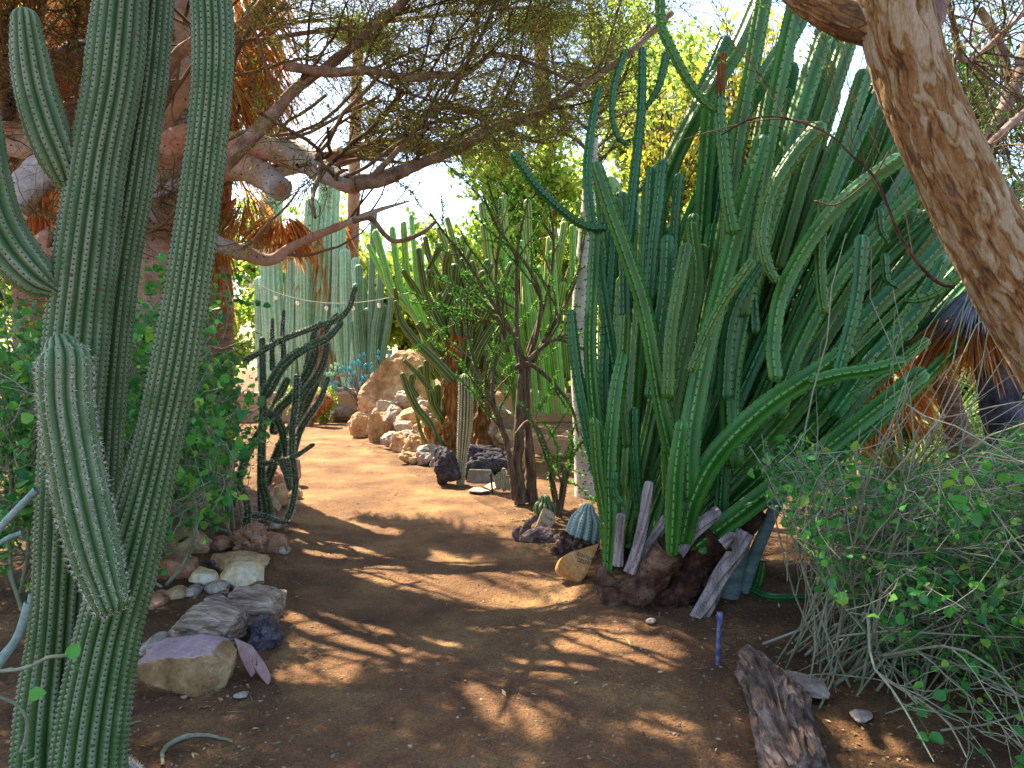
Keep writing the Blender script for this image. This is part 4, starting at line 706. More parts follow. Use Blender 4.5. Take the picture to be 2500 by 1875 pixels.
# driftwood in front of the pale sign
t = thing('driftwood', G(1320, 1335), 'gnarled brown driftwood root lying in front of the pale pointed sign', 'driftwood')
knob([(1270, 1322), (1290, 1312), (1320, 1306), (1350, 1318), (1368, 1336)], 6.35, [14, 34, 44, 46, 20], 'root', 'driftwood', t, 12, .35)
knob([(1268, 1330), (1282, 1300), (1290, 1280), (1310, 1258)], 6.5, [26, 24, 18, 14], 'root', 'driftwood', t, 13, .4)
knob([(1262, 1320), (1258, 1300), (1272, 1284)], 6.4, [14, 16, 6], 'root', 'driftwood', t, 14, .4)
# ------------------------------------------------------------ weathered log, pipe
def log():
    A0, A1 = G(1820, 1640, .02), G(1985, 1950, .03); n, m = 300, 144; tt = np.linspace(0, 1, n); p = A0+(A1-A0)*tt[:, None]; p[:, 0] += .03*np.sin(tt*5); p[:, 2] += .03+.04*np.sin(tt*np.pi)
    rad = np.interp(tt, [0, .06, .2, .45, .7, .9, 1], [.035, .075, .085, .105, .115, .12, .10]); T, U, Vv = frames(p); th = np.arange(m)*2*np.pi/m
    Dr = np.cos(th)[None, :, None]*U[:, None]+np.sin(th)[None, :, None]*Vv[:, None]
    q = np.stack([np.broadcast_to(tt[:, None]*3.2, (n, m)), np.broadcast_to(np.cos(th)*1.6, (n, m)), np.broadcast_to(np.sin(th)*1.6, (n, m))], -1)
    fl = np.stack([q[..., 0]*1.1+.5*noise(q*1.3, 41), q[..., 1]*3.1+.9*noise(q, 40), q[..., 2]*3.1], -1)
    ridge = 1-np.abs(noise(fl, 31)); ridge2 = 1-np.abs(noise(fl*[2.2, 2.1, 2.1], 33)); hole = np.clip(noise(np.stack([q[..., 0]*2.2, q[..., 1]*1.7, q[..., 2]*1.7], -1), 37)-.28, 0, 1)
    r = rad[:, None]*(.62+.36*ridge**2+.16*ridge2**2+.3*noise(q*[1.2, 1, 1], 35)-1.6*hole)
    # ragged ends
    e0 = .10*np.clip(noise(np.stack([0*q[..., 0], q[..., 1]*2.2, q[..., 2]*2.2], -1), 51), -.6, 1); ends = np.clip(1-tt/.12, 0, 1)[:, None]*e0
    X = p[:, None]+Dr*r[..., None]-nrm(A1-A0)*ends[..., None]; X[..., 2] = np.maximum(X[..., 2], gh(X[..., 0], X[..., 1])-.01)
    cap0 = p[0]+nrm(A1-A0)*.10
    Vx = np.vstack([X.reshape(-1, 3), cap0, p[-1]]); f = np.vstack([gridfaces(n, m), [[j, (j+1) % m, n*m, -1] for j in range(m)], [[(n-1)*m+j, (n-1)*m+(j+1) % m, n*m+1, -1] for j in range(m)]])
    mb = MB(); mb.add(Vx, f); return mb.build('log', M['logwood'])
tag(log(), 'weathered hollow grey brown log lying on the soil at the lower right', 'log')
rock('rock', G(1960, 1690), (.22, .3, .07), .5, 77, mat='rock_grey', label='flat grey stone standing in for a lens flare behind the weathered log')  # made-up stone, added where only a lens flare shows
t = thing('pipe', G(1752, 1622), 'upright blue plastic irrigation pipe in the soil behind the weathered log', 'pipe')
q = G(1752, 1622); dd = q[1]; tp = P(1757, 1500, dd); mb = MB(); tubes(mb, [[q-[0, 0, .05], q*.5+tp*.5, tp]], [[.0115]*3], 16); mb.build('pipe_body', M['pipe'], t)
mb = MB(); tubes(mb, [[tp-[0, 0, .03], tp+[0, 0, .01], tp+[0, 0, .0105], tp-[0, 0, .01]]], [[.0145, .0145, .009, .008]], 16); mb.build('coupling', M['pipe'], t)
for pts, w_, lb in [([(395, 1875), (400, 1835), (440, 1806), (500, 1798), (568, 1812)], .011, 'pale surface root curving over the soil in front of the ribbed cactus'), ([(278, 1800), (305, 1775), (345, 1762)], .008, 'short pale stick beside the ribbed cactus base'), ([(500, 1703), (520, 1692), (545, 1683)], .004, 'thin pale twig in front of the purple topped rock'), ([(1495, 1558), (1530, 1562), (1545, 1590)], .004, 'thin forked twig on the sunlit soil right of centre')]:
    mb = MB(); q = spline([G(x, y, w_*.5) for x, y in pts], 24); q += rng.normal(size=q.shape)*w_*.15; tubes(mb, q[None], (w_*np.r_[np.linspace(.6, 1, 12), np.linspace(1, .4, 12)])[None], 10); tag(mb.build('twig', M['stem_pale']), lb, 'twig')
# ------------------------------------------------------------ left tree with pale limbs
def topx(X): return 1250+X[..., 0]/X[..., 1]*F, HY-(X[..., 2]-CH)/X[..., 1]*F
t = thing('spreading_tree', (-4.6, 7.6, 0), 'old spreading tree with pale knotted limbs and a dense twiggy crown over the path', 'tree')
def limb(pts, d0, d1, w0, w1, mat='limb', seed=0, amp=.2, par=None, nm='limb', fr=4):
    n = len(pts); ds_ = np.linspace(d0, d1, n); p = [P(x, y, d) for (x, y), d in zip(pts, ds_)]; r = [W(w_, d)/2 for w_, d in zip(np.linspace(w0, w1, n), ds_)]
    L = np.linalg.norm(np.diff(np.array(p), axis=0), axis=1).sum(); N = int(np.clip(L/.03, 24, 160)); q = spline(np.c_[p, r], N); p_, r_ = q[:, :3], q[:, 3]
    p_ = p_+.25*r_[:, None]*np.stack([noise(p_*3, s) for s in (1, 2, 3)], -1)
    T, U, Vv = frames(p_); m = 28; th = np.arange(m)*2*np.pi/m; Dr = np.cos(th)[None, :, None]*U[:, None]+np.sin(th)[None, :, None]*Vv[:, None]
    X = p_[:, None]+Dr*r_[:, None, None]; rr = r_[:, None]*(1+amp*fbm(X*fr, seed, 3)+.05*noise(X*25, seed)); X = p_[:, None]+Dr*rr[..., None]; X = X+Dr*(r_[:, None]*.10*np.maximum(0, 1-3*np.abs(noise(X*9, seed+5))))[..., None]
    a = np.clip(.5+.9*Dr[..., 2]*0+.7*noise(X*2.2, seed+3), 0, 1)
    mb = MB(); Vx = np.vstack([X.reshape(-1, 3), p_[0], p_[-1]]); f = np.vstack([gridfaces(N, m), [[j, (j+1) % m, N*m, -1] for j in range(m)], [[(N-1)*m+j, (N-1)*m+(j+1) % m, N*m+1, -1] for j in range(m)]]); mb.add(Vx, f, np.r_[a.ravel(), .2, .2])
    mb.build(nm, M[mat], par or t); return spline(p_, 24), np.interp(np.linspace(0, 1, 24), np.linspace(0, 1, N), r_)
LB = []
LB.append(limb([(300, 1400), (330, 1150), (350, 900), (360, 700), (380, 520), (400, 400)], 7.3, 7.3, 150, 100, seed=1, nm='trunk'))
LB.append(limb([(390, 430), (430, 360), (480, 335), (560, 350), (700, 378), (800, 430), (868, 448)], 7.2, 6.4, 80, 46, seed=2))
LB.append(limb([(868, 446), (940, 435), (1010, 405), (1130, 355), (1200, 315), (1300, 285), (1400, 222), (1480, 170), (1560, 110), (1640, 30)], 6.4, 6.9, 34, 14, 'limbred', seed=3))
LB.append(limb([(640, 430), (720, 408), (860, 382), (960, 355), (1060, 360), (1150, 338), (1220, 300)], 7.6, 8.0, 46, 24, seed=4))
LB.append(limb([(700, 160), (820, 178), (900, 172), (1000, 190), (1060, 183), (1130, 180), (1170, 155), (1205, 130), (1300, 155), (1420, 210)], 6.0, 6.2, 24, 8, 'limbred', seed=5))
LB.append(limb([(540, 415), (600, 350), (660, 290), (720, 220), (790, 170), (900, 80), (1010, -20), (1120, -140)], 6.2, 6.0, 34, 16, 'limbred', seed=6))
LB.append(limb([(500, 420), (580, 410), (650, 435), (690, 468)], 7.0, 6.6, 66, 56, seed=7))
LB.append(limb([(460, 560), (530, 592), (600, 618), (660, 636), (720, 600), (830, 552), (930, 512), (1000, 490)], 7.0, 7.4, 46, 5, seed=8))
LB.append(limb([(860, 540), (905, 535), (940, 575), (970, 590), (1030, 570), (1065, 540)], 7.3, 7.5, 14, 8, 'limbred', seed=9))
LB.append(limb([(430, 480), (435, 300), (440, 140), (450, -20), (470, -220)], 7.9, 8.0, 70, 44, seed=10))
LB.append(limb([(-60, 320), (40, 345), (120, 350), (220, 400), (340, 420)], 7.0, 7.2, 80, 70, seed=11))
LB.append(limb([(-60, 240), (30, 250), (110, 190), (190, 150), (230, 210), (300, 380), (360, 480)], 7.5, 7.4, 110, 90, seed=12))
LB.append(limb([(20, 520), (60, 450), (110, 420), (180, 440), (260, 500), (340, 560)], 6.6, 7.1, 80, 80, seed=13))
LB.append(limb([(60, 700), (110, 620), (160, 600), (240, 680), (330, 720)], 7.0, 7.3, 90, 70, seed=14))
LB.append(limb([(-40, 90), (40, 70), (70, 160), (60, 260)], 7.3, 7.3, 70, 90, 'bark_dark', seed=15))
LB.append(limb([(340, 420), (400, 300), (500, 160), (640, 20), (760, -160)], 7.3, 6.8, 50, 26, seed=16))
LB.append(limb([(560, 30), (500, 80), (430, 140), (380, 230), (330, 320)], 6.8, 7.1, 22, 26, 'limbred', seed=17))
LB.append(limb([(960, 360), (1060, 270), (1150, 270), (1260, 330), (1330, 350)], 7.4, 7.4, 20, 8, 'limbred', seed=18))
LB.append(limb([(900, 440), (960, 380), (1010, 320), (1090, 240), (1150, 140), (1200, 30), (1240, -100)], 6.4, 6.3, 14, 8, 'limbred', seed=19))
# unseen limbs added above the frame to carry the shading crown
up = []
for pts, r0, r1 in [([(-4.6, 7.4, 3.2), (-3.6, 7.2, 4.6), (-2.2, 6.6, 5.4), (-.6, 6.4, 5.8)], .11, .03), ([(-4.8, 7.4, 3.4), (-4.4, 6.4, 4.8), (-3.6, 5.4, 5.4), (-2.4, 4.6, 5.6)], .11, .03), ([(-4.8, 7.6, 3.5), (-4.6, 8.8, 4.8), (-3.6, 9.8, 5.6), (-2.2, 10.2, 6.0)], .11, .03), ([(-4.8, 7.6, 3.5), (-5.8, 7.0, 4.8), (-6.6, 6.0, 5.6)], .1, .03), ([(-4.8, 7.6, 3.0), (-4.8, 7.8, 4.8), (-4.6, 8.0, 6.6)], .12, .04), ([(-4.6, 8.2, 4.2), (-3.4, 8.8, 5.0), (-1.6, 9.0, 5.4), (0.2, 8.8, 5.5)], .08, .03), ([(-4.8, 7.4, 3.4), (-4.2, 6.0, 5.0), (-3.0, 4.8, 5.8), (-1.4, 4.2, 6.2)], .1, .03), ([(-4.4, 6.4, 4.8), (-3.8, 4.6, 5.2), (-3.2, 3.2, 5.4), (-2.4, 2.2, 5.6)], .08, .03), ([(-5.0, 6.6, 4.4), (-5.2, 4.6, 4.8), (-4.6, 3.2, 5.0)], .08, .03)]:
    q = spline(pts, 24); mbx = MB(); R = np.linspace(r0, r1, 24)*.5; tubes(mbx, q[None], R[None], 14); mbx.build('limb', M['limbred'], t); up.append((q, R))
LP = np.array([a for a, b in LB[1:]+up]); LR = np.array([b for a, b in LB[1:]+up])
def keepcrown(E):
    px, py = topx(E); lim = np.interp(px, [0, 420, 700, 800, 900, 1000, 1080, 1200, 1300, 1450, 1600, 1900], [760, 640, 640, 600, 575, 570, 520, 480, 430, 360, 240, 100])
    gap = ((px-1010)/190)**2+((py-480)/75)**2
    return (py < lim) & ((E[:, 1] > 3.6) | (E[:, 2] > 4.3)) & ((gap > 1) | (rng.random(len(E)) < .15)) & ~((px > 1560) & (py > 60)) & ((px > 520) | (E[:, 1] > 6.2) | (py < -120))
b1, r1 = grow(LP, LR, 420, .15, 1, (.7, 1.7), (.4, 1.3), 8, .16, (0.05, -.05, .12), .35, .35, keepcrown)
r1 = np.minimum(r1, .016)
b2, r2 = grow(b1, r1, 4800, .1, 1, (.35, .9), (.4, 1.2), 7, .2, (0, 0, -.06), .6, .3, keepcrown)
b3, r3 = grow(b2, r2, 30000, .1, 1, (.14, .45), (.3, 1.2), 5, .22, (0, 0, -.15), .6, .4, keepcrown)
r3 = np.maximum(r3, .0014)
s_ok = sunok(b1[:, -1]) & sunok(b1[:, 4]) | (topx(b1[:, 4])[1] > -40); b1, r1 = b1[s_ok], r1[s_ok]; s_ok = sunok(b2).all(1) & ((topx(b2[:, 3])[0] < 820) | (topx(b2[:, 3])[1] < -40) | (rng.random(len(b2)) < .42)); b2, r2 = b2[s_ok], r2[s_ok]; s_ok = sunok(b3).all(1); b3, r3 = b3[s_ok], r3[s_ok]
mb = MB(); tubes(mb, b1, r1, 6); tubes(mb, b2, np.maximum(r2, .0025), 4); tubes(mb, b3, r3, 3); mb.build('twigs', M['twig'], t)
def leafon(mb, paths, per, L, wd, spread=.01, up=.3, tmin=.15, twist=.9):
    n = len(paths)*per; i = np.repeat(np.arange(len(paths)), per); K = paths.shape[1]; tt = rng.uniform(tmin, 1, n)*(K-1); k = np.minimum(tt.astype(int), K-2); fr = (tt-k)[:, None]
    C = paths[i, k]*(1-fr)+paths[i, k+1]*fr; D = nrm(nrm(paths[i, k+1]-paths[i, k])*.6+rng.normal(size=(n, 3))*twist)
    leaves(mb, C+D*spread, D, rng.uniform(L[0], L[1], n), rng.uniform(wd[0], wd[1], n), up=up)
px, py = topx(b3[:, 2]); dens = (px > 560) | (rng.random(len(px)) < .4)
mb = MB(); leafon(mb, b3[dens], 11, (.02, .045), (.0032, .006)); hi = b3[topx(b3[:, 2])[1] < -60]; leafon(mb, hi, 9, (.04, .09), (.008, .016)); mb.build('crown', M['leaf_olive'], t)  # second, larger leaves added on unseen upper twigs to deepen the shade
# ------------------------------------------------------------ leaning trunk at the right front
t = thing('leaning_tree', (1.95, 2.3, 0), 'leaning tree trunk with peeling tan bark at the right front corner', 'tree')
def bark(pts, d0, d1, w0, w1, N=520, m=300):
    ds_ = np.linspace(d0, d1, len(pts)); p = np.array([P(x, y, d) for (x, y), d in zip(pts, ds_)]); r = np.linspace(W(w0, d0), W(w1, d1), len(pts))/2; q = spline(np.c_[p, r], N); p, r = q[:, :3], q[:, 3]
    T, U, Vv = frames(p); th = np.arange(m)*2*np.pi/m; Dr = np.cos(th)[None, :, None]*U[:, None]+np.sin(th)[None, :, None]*Vv[:, None]; s = np.r_[0, np.cumsum(np.linalg.norm(np.diff(p, axis=0), axis=1))]
    c = np.stack([np.broadcast_to(np.cos(th)*r.mean(), (N, m)), np.broadcast_to(np.sin(th)*r.mean(), (N, m)), np.broadcast_to(s[:, None], (N, m))], -1)
    w1_ = c+.014*np.stack([noise(c*14, 4), noise(c*14, 5), noise(c*10, 6)], -1); n1 = fbm(w1_*[44, 44, 11], 61, 3); n2 = fbm(w1_*[90, 90, 26], 62, 3); big = noise(c*[6, 6, 2.2], 63)
    n3 = np.maximum(0, 1-5*np.abs(fbm(w1_*[38, 38, 8], 66, 2))); pl = np.clip((n1+.45*big)*3.2, -1, 1); cr = np.maximum(0, 1-9*np.abs(n1+.45*big)); h = .0024*pl+.0014*n2-.0035*cr-.0030*n3+.007*big
    X = p[:, None]+Dr*(r[:, None]+h)[..., None]; a = np.clip(.5+.2*pl+.2*n2-.4*cr-.4*n3+.25*big-.25*np.maximum(0, noise(c*[5, 5, 2], 64)), 0, 1); mb = MB(); mb.add(X.reshape(-1, 3), gridfaces(N, m), a.ravel()); return mb.build('trunk', M['treebark'], t)
limb([(2960, 2300), (2800, 1700), (2660, 1300), (2560, 1060), (2470, 850), (2385, 640), (2300, 430), (2215, 210), (2160, 60), (2110, -80), (2040, -300)], 2.35, 2.3, 260, 225, 'treebark', seed=31, amp=.05, nm='trunk', fr=6) if 0 else bark([(3200, 2300), (2960, 1640), (2760, 1200), (2580, 885), (2462, 684), (2375, 512), (2289, 333), (2235, 200), (2202, 90), (2172, -60), (2120, -300)], 2.35, 2.3, 190, 160)
bark([(2215, 110), (2140, 68), (2060, 48), (1990, 8), (1930, -45), (1880, -120)], 2.3, 2.45, 112, 66, 260, 180).name = 'limb'
RL = [limb([(2240, 60), (2320, -60), (2420, -220)], 2.4, 3.0, 90, 60, 'limbred', seed=33), limb([(2330, 700), (2290, 690), (2240, 640), (2190, 560), (2140, 440), (2080, 380), (2010, 320), (1900, 285), (1830, 292), (1760, 330)], 2.6, 3.0, 9, 3, 'bark_dark', seed=34),
      limb([(2530, 250), (2420, 350), (2330, 480), (2280, 560)], 3.4, 3.2, 22, 10, 'limbred', seed=35), limb([(2540, 30), (2480, 200), (2420, 330), (2400, 400)], 4.2, 4.0, 34, 24, 'limbred', seed=36), limb([(2390, 20), (2440, 100), (2460, 190), (2450, 300)], 4.2, 4.2, 22, 16, 'limbred', seed=37), limb([(2300, -40), (2330, 60), (2360, 150), (2470, 60), (2560, -30)], 3.6, 3.8, 16, 12, 'limbred', seed=38)]
# twigs and feathery leaves around the upper right corner
LPr = np.array([a for a, b in RL]); LRr = np.array([b for a, b in RL])
kr = lambda E: (lambda p: ((p[0] > 2250) & (p[1] < 620)) | (p[1] < 40) | (rng.random(len(E)) < .03))(topx(E))
c1, q1 = grow(LPr, LRr, 160, .1, 1, (.5, 1.4), (.3, 1.1), 7, .14, (0, 0, 0), .35, .4, kr); q1 = np.minimum(q1, .005)
c2, q2 = grow(c1, q1, 900, .1, 1, (.2, .6), (.3, 1.1), 6, .16, (0, 0, -.1), .6, .4, kr)
mb = MB(); tubes(mb, c1, q1, 5); tubes(mb, c2, np.maximum(q2, .0013), 3); mb.build('twigs', M['twig'], t)
mb = MB(); leafon(mb, c2[rng.random(len(c2)) < .6], 34, (.012, .03), (.002, .004)); mb.build('crown', M['leaf_dark'], t)
# dry curved vine twig in front of the clump
mb = MB(); q = spline([P(2010, 505, 3.2), P(1990, 490, 3.2), P(2040, 500, 3.15), P(2100, 460, 3.1), P(2140, 420, 3.05), P(2170, 370, 3.0)], 30); tubes(mb, q[None], .0035, 5)
q = spline([P(1670, 340, 3.3), P(1740, 320, 3.2), P(1820, 300, 3.1), P(1900, 290, 3.05), P(1990, 300, 3.0)], 30); tubes(mb, q[None], .003, 5); tag(mb.build('dry_vine', M['twig']), 'thin bare vine twig looping in front of the big cactus clump', 'vine')
# ------------------------------------------------------------ round leaved shrubs
def shrub(name, base, label, nmain, dirs, L, n2, n3, n4, keep, leafn, lr, r0=.013, drop=(0, 0, -.05), seeds=0, extra=None):
    tt = thing(name, base, label, 'shrub')
    bs = np.asarray(base)+np.c_[rng.normal(size=(nmain, 2))*[dirs[3], dirs[4]], np.zeros(nmain)]; bs[:, 2] = gh(bs[:, 0], bs[:, 1])-.02
    d = nrm(rng.normal(size=(nmain, 3))*dirs[1]+np.array(dirs[0])); Ls = rng.uniform(L[0], L[1], nmain); K = 9; pts = [bs]
    for k in range(K-1):
        pts.append(pts[-1]+d*(Ls/(K-1))[:, None]); d = nrm(d+rng.normal(size=(nmain, 3))*.16+np.array(dirs[2]))
    m0 = np.stack(pts, 1); e_ = m0[:, [-1, 5]].copy(); e_[..., 2] = np.minimum(e_[..., 2], .45); s_ = keep(e_[:, 0]) & keep(e_[:, 1]); m0 = m0[s_]; nmain = len(m0); m0[..., 2] = np.maximum(m0[..., 2], gh(m0[..., 0], m0[..., 1])+.01); R0 = r0*rng.uniform(.5, 1.3, nmain)[:, None]*np.linspace(1, .35, K)[None]
    if extra: e = np.array([spline(p, K) for p in extra]); m0 = np.concatenate([m0, e]); R0 = np.concatenate([R0, .007*np.ones((len(e), 1))*np.linspace(1, .4, K)[None]])
    a2, s2 = grow(m0, R0, n2, .15, 1, (.3, .9), (.3, 1.2), 7, .2, drop, .6, .35, keep)
    a3, s3 = grow(a2, s2, n3, .15, 1, (.12, .45), (.3, 1.2), 6, .22, drop, .6, .4, keep)
    k_ = sunok(a3[:, -1]) & sunok(a3[:, 2]); a3, s3 = a3[k_], s3[k_]; k_ = sunok(a2[:, -1]) & sunok(a2[:, 3]); a2, s2 = a2[k_], s2[k_]; k_ = sunok(m0[:, -1]) & sunok(m0[:, 6]) & sunok(m0[:, 4]); m0, R0 = m0[k_], R0[k_]
    a4, s4 = grow(a3, s3, n4, .2, 1, (.05, .16), (.4, 1.3), 4, .25, drop, .6, .5, keep)
    mb = MB(); tubes(mb, m0, R0, 8); tubes(mb, a2, np.maximum(s2, .0025), 6); tubes(mb, a3, np.maximum(s3, .0018), 4); tubes(mb, a4, np.maximum(s4, .001), 3); mb.build('stems', M['stem_pale'], tt)
    allp = np.concatenate([a4[:, -1], a4[:, 2], a3[:, -1], a3[:, 3]]); i = rng.choice(len(allp), leafn); C = allp[i]+rng.normal(size=(leafn, 3))*.012
    C = C[(C[:, 2] > gh(C[:, 0], C[:, 1])+.03) & sunok(C)]; mb = MB(); roundleaves(mb, C, rng.uniform(lr[0], lr[1], len(C))*rng.choice([.4, .6, 1, 1.2], len(C))); mb.build('foliage', M['leaf_round'], tt)
    return tt
def keepL(E):
    px, py = topx(E); lim = np.interp(py, [560, 640, 720, 800, 900, 1000, 1100, 1180, 1300, 1420], [470, 640, 690, 640, 650, 690, 690, 600, 560, 480])
    top = np.interp(px, [0, 300, 500, 600, 700], [700, 640, 610, 640, 700])
    return (px < lim) & (py > top) & (E[:, 2] > .02) & (E[:, 1] > 3.7)
shrub('round_leaved_shrub', (-2.75, 5.6, 0), 'dense round leaved shrub with grey tangled stems behind the ribbed cactus', 150, ((.12, -.1, 1), .55, (.03, -.02, -.03), .55, .55), (1.2, 2.4), 520, 2600, 5600, keepL, 17000, (.017, .031))
def keepR(E):
    px, py = topx(E); lo = np.interp(py, [900, 1000, 1200, 1400, 1600, 1750, 1900], [1960, 1810, 1860, 1985, 2090, 2190, 2240])
    top = np.interp(px, [1780, 1900, 2000, 2200, 2350, 2500, 2700], [1180, 1050, 1080, 1150, 1110, 1010, 960])
    return (px > lo) & (py > top) & (E[:, 2] > .02) & (E[:, 1] > 2.0)
ex = [[P(2080, 1690, 3.6), P(2000, 1500, 3.65), P(1930, 1300, 3.7), P(1870, 1150, 3.8), P(1830, 1090, 3.9)], [P(2090, 1690, 3.6), P(1960, 1480, 3.6), P(1860, 1330, 3.65), P(1785, 1275, 3.7)], [P(2070, 1690, 3.65), P(1950, 1480, 3.9), P(1890, 1250, 4.0), P(1860, 1060, 4.0)],
      [P(2500, 1200, 2.9), P(2330, 1250, 3.2), P(2180, 1330, 3.5)], [P(2100, 1690, 3.5), P(2160, 1400, 3.2), P(2200, 1250, 3.1), P(2230, 1100, 3.1)], [P(2150, 1650, 3.3), P(2300, 1750, 2.9), P(2360, 1850, 2.7)], [P(2160, 1600, 3.2), P(2330, 1580, 2.9), P(2470, 1680, 2.7), P(2520, 1850, 2.6)], [P(2120, 1500, 3.3), P(2130, 1620, 3.0), P(2190, 1700, 2.9), P(2280, 1860, 2.7)]]
shrub('round_leaved_shrub', (1.62, 3.75, 0), 'sprawling round leaved shrub with long pale arching stems at the right edge', 130, ((.42, .1, .8), .48, (.02, -.03, -.045), .14, .18), (1.0, 2.4), 560, 2700, 6500, keepR, 16000, (.011, .023), .006, (0, -.02, -.1), extra=ex)
shrub('round_leaved_shrub', (3.3, 5.2, 0), 'shaded round leaved shrub growing behind the sprawling right shrub', 40, ((.0, -.1, 1), .5, (0, 0, -.02), .6, .5), (.9, 1.7), 300, 1300, 2600, lambda E: (lambda p: (p[1] > 1190) & (p[0] > 2050) & (E[:, 2] > .02))(topx(E)), 4600, (.02, .032))
# thick blue green stalks at the very left
t = thing('bluegreen_stalks', P(-40, 1750, 2.7)*[1, 1, 0], 'smooth pale blue green stalks crossing the lower left corner', 'plant stalks')
for pts, w_ in [([(-60, 1380), (0, 1290), (90, 1195)], 18), ([(-60, 1390), (0, 1325), (55, 1300)], 12), ([(-40, 1670), (0, 1620), (45, 1550), (70, 1470)], 20), ([(-60, 1650), (10, 1590), (60, 1520), (75, 1450)], 10)]:
    mb = MB(); q = spline([P(x, y, 2.7) for x, y in pts], 20); tubes(mb, q[None], np.full((1, 20), W(w_, 2.7)/2), 12); mb.build('stalk', M['stem_blue'], t)
mb = MB(); tt_ = [spline([P(*a, 2.5) for a in pts], 14) for pts in ([(-20, 1695), (40, 1720), (66, 1760), (60, 1810), (50, 1835)], [(-20, 1640), (40, 1635), (80, 1625)], [(80, 1625), (120, 1605), (165, 1600)])]
tubes(mb, np.array(tt_), W(4.5, 2.5), 6); roundleaves(mb, np.array([P(165, 1605, 2.5), P(178, 1620, 2.5), P(70, 1700, 2.5), P(35, 1845, 2.5), P(20, 1640, 2.5), P(75, 1860, 2.5)]), np.array([.026, .022, .026, .024, .016, .022]), mat=1); tag(mb.build('vine_sprig', [M['stem_pale'], M['leaf_round']]), 'pale vine sprig with round leaves hanging in front of the ribbed cactus', 'vine')
# ------------------------------------------------------------ ocotillo like plants
def ocot(name, base, label, rods, d, w_, leafd=.0, twigs=0, trunkpts=None):
    tt = thing(name, base, label, 'ocotillo'); ps = np.array([spline([P(x, y, d+dd) for x, y in pts], 26) for pts, dd in rods]); mb = MB(); R = W(w_, d)/2*np.linspace(1, .35, 26)[None]*np.ones((len(ps), 1)); tubes(mb, ps, R, 8)
    allp, allr = ps, R
    if twigs:
        a, r_ = grow(ps, R, twigs, .25, 1, (.25, .9), (.35, 1.1), 8, .14, (0, 0, .05), .6, .4); r_ = np.maximum(r_, .003); tubes(mb, a, r_, 5); allp = np.concatenate([np.array([spline(x, 26) for x in a]), ps])
    mb.build('stems', M['ocobark'], tt)
    seg = allp[:, 7:]; L = np.linalg.norm(np.diff(seg, axis=1), axis=2).sum(1); n = int(L.sum()*leafd); i = rng.choice(len(seg), n, p=L/L.sum()); u = rng.uniform(0, seg.shape[1]-1.001, n); k = u.astype(int); fr = (u-k)[:, None]
    C = seg[i, k]*(1-fr)+seg[i, k+1]*fr; D = nrm(rng.normal(size=(n, 3))+nrm(seg[i, k+1]-seg[i, k])*.5); mb = MB(); leaves(mb, C+D*.006, D, rng.uniform(.015, .04, n), rng.uniform(.005, .010, n)); mb.build('foliage', M['leaf_small'], tt)
    for q, ww, dd in (trunkpts or []): knob(q, dd, ww, 'trunk', 'ocobark', tt, 21, .25, 40, 90, 7)
    return tt
R_ = [([(1275, 930), (1262, 860), (1245, 803), (1203, 740), (1131, 626), (1089, 575), (1050, 520)], 0), ([(1283, 900), (1313, 803), (1318, 719), (1288, 651), (1224, 571), (1180, 480)], .1), ([(1275, 900), (1262, 803), (1262, 677), (1266, 592), (1290, 480)], -.1),
      ([(1240, 1080), (1203, 993), (1160, 888), (1140, 786), (1142, 700)], .1), ([(1241, 1090), (1215, 1010), (1186, 960), (1190, 880)], -.1), ([(1254, 900), (1290, 888), (1340, 925), (1393, 990), (1412, 1060)], -.1), ([(1262, 1060), (1290, 1030), (1320, 1060), (1340, 1120), (1356, 1170)], -.15),
      ([(1262, 1217), (1241, 1098), (1212, 1014), (1203, 930), (1224, 803), (1230, 700)], -.05), ([(1290, 900), (1330, 830), (1400, 700), (1430, 560)], .1), ([(1280, 880), (1240, 800), (1150, 780), (1060, 740)], .2), ([(1288, 880), (1350, 830), (1400, 842), (1450, 860)], 0), ([(1240, 860), (1210, 700), (1220, 560), (1190, 440)], .3), ([(1290, 860), (1340, 700), (1350, 560), (1320, 430)], .3)]
ocot('ocotillo', G(1285, 1226), 'tall dark trunked ocotillo with arching stems covered in tiny bright green leaves', R_, 7.9, 13, 300, 90, [([(1272, 1228), (1262, 1140), (1268, 1056), (1271, 960), (1278, 870)], [36, 28, 25, 22, 16], 7.9), ([(1300, 1225), (1296, 1150), (1290, 1060), (1284, 980), (1292, 880)], [32, 26, 20, 18, 14], 7.95), ([(1258, 1220), (1248, 1140), (1236, 1080)], [22, 16, 12], 7.8)])
R_ = [([(1365, 1262), (1352, 1180), (1330, 1110), (1300, 1030), (1270, 985)], 0), ([(1366, 1262), (1372, 1180), (1400, 1110), (1430, 1070), (1460, 1040)], 0), ([(1362, 1262), (1348, 1200), (1342, 1140), (1338, 1095)], .1), ([(1368, 1262), (1380, 1190), (1390, 1130), (1412, 1085)], -.1), ([(1366, 1262), (1376, 1200), (1374, 1150), (1360, 1110)], 0), ([(1360, 1258), (1358, 1215), (1340, 1160)], 0)]
ocot('ocotillo', G(1365, 1262), 'small young ocotillo with thin leafy stems behind the pale pointed sign', R_, 7.2, 9, 330, 6)
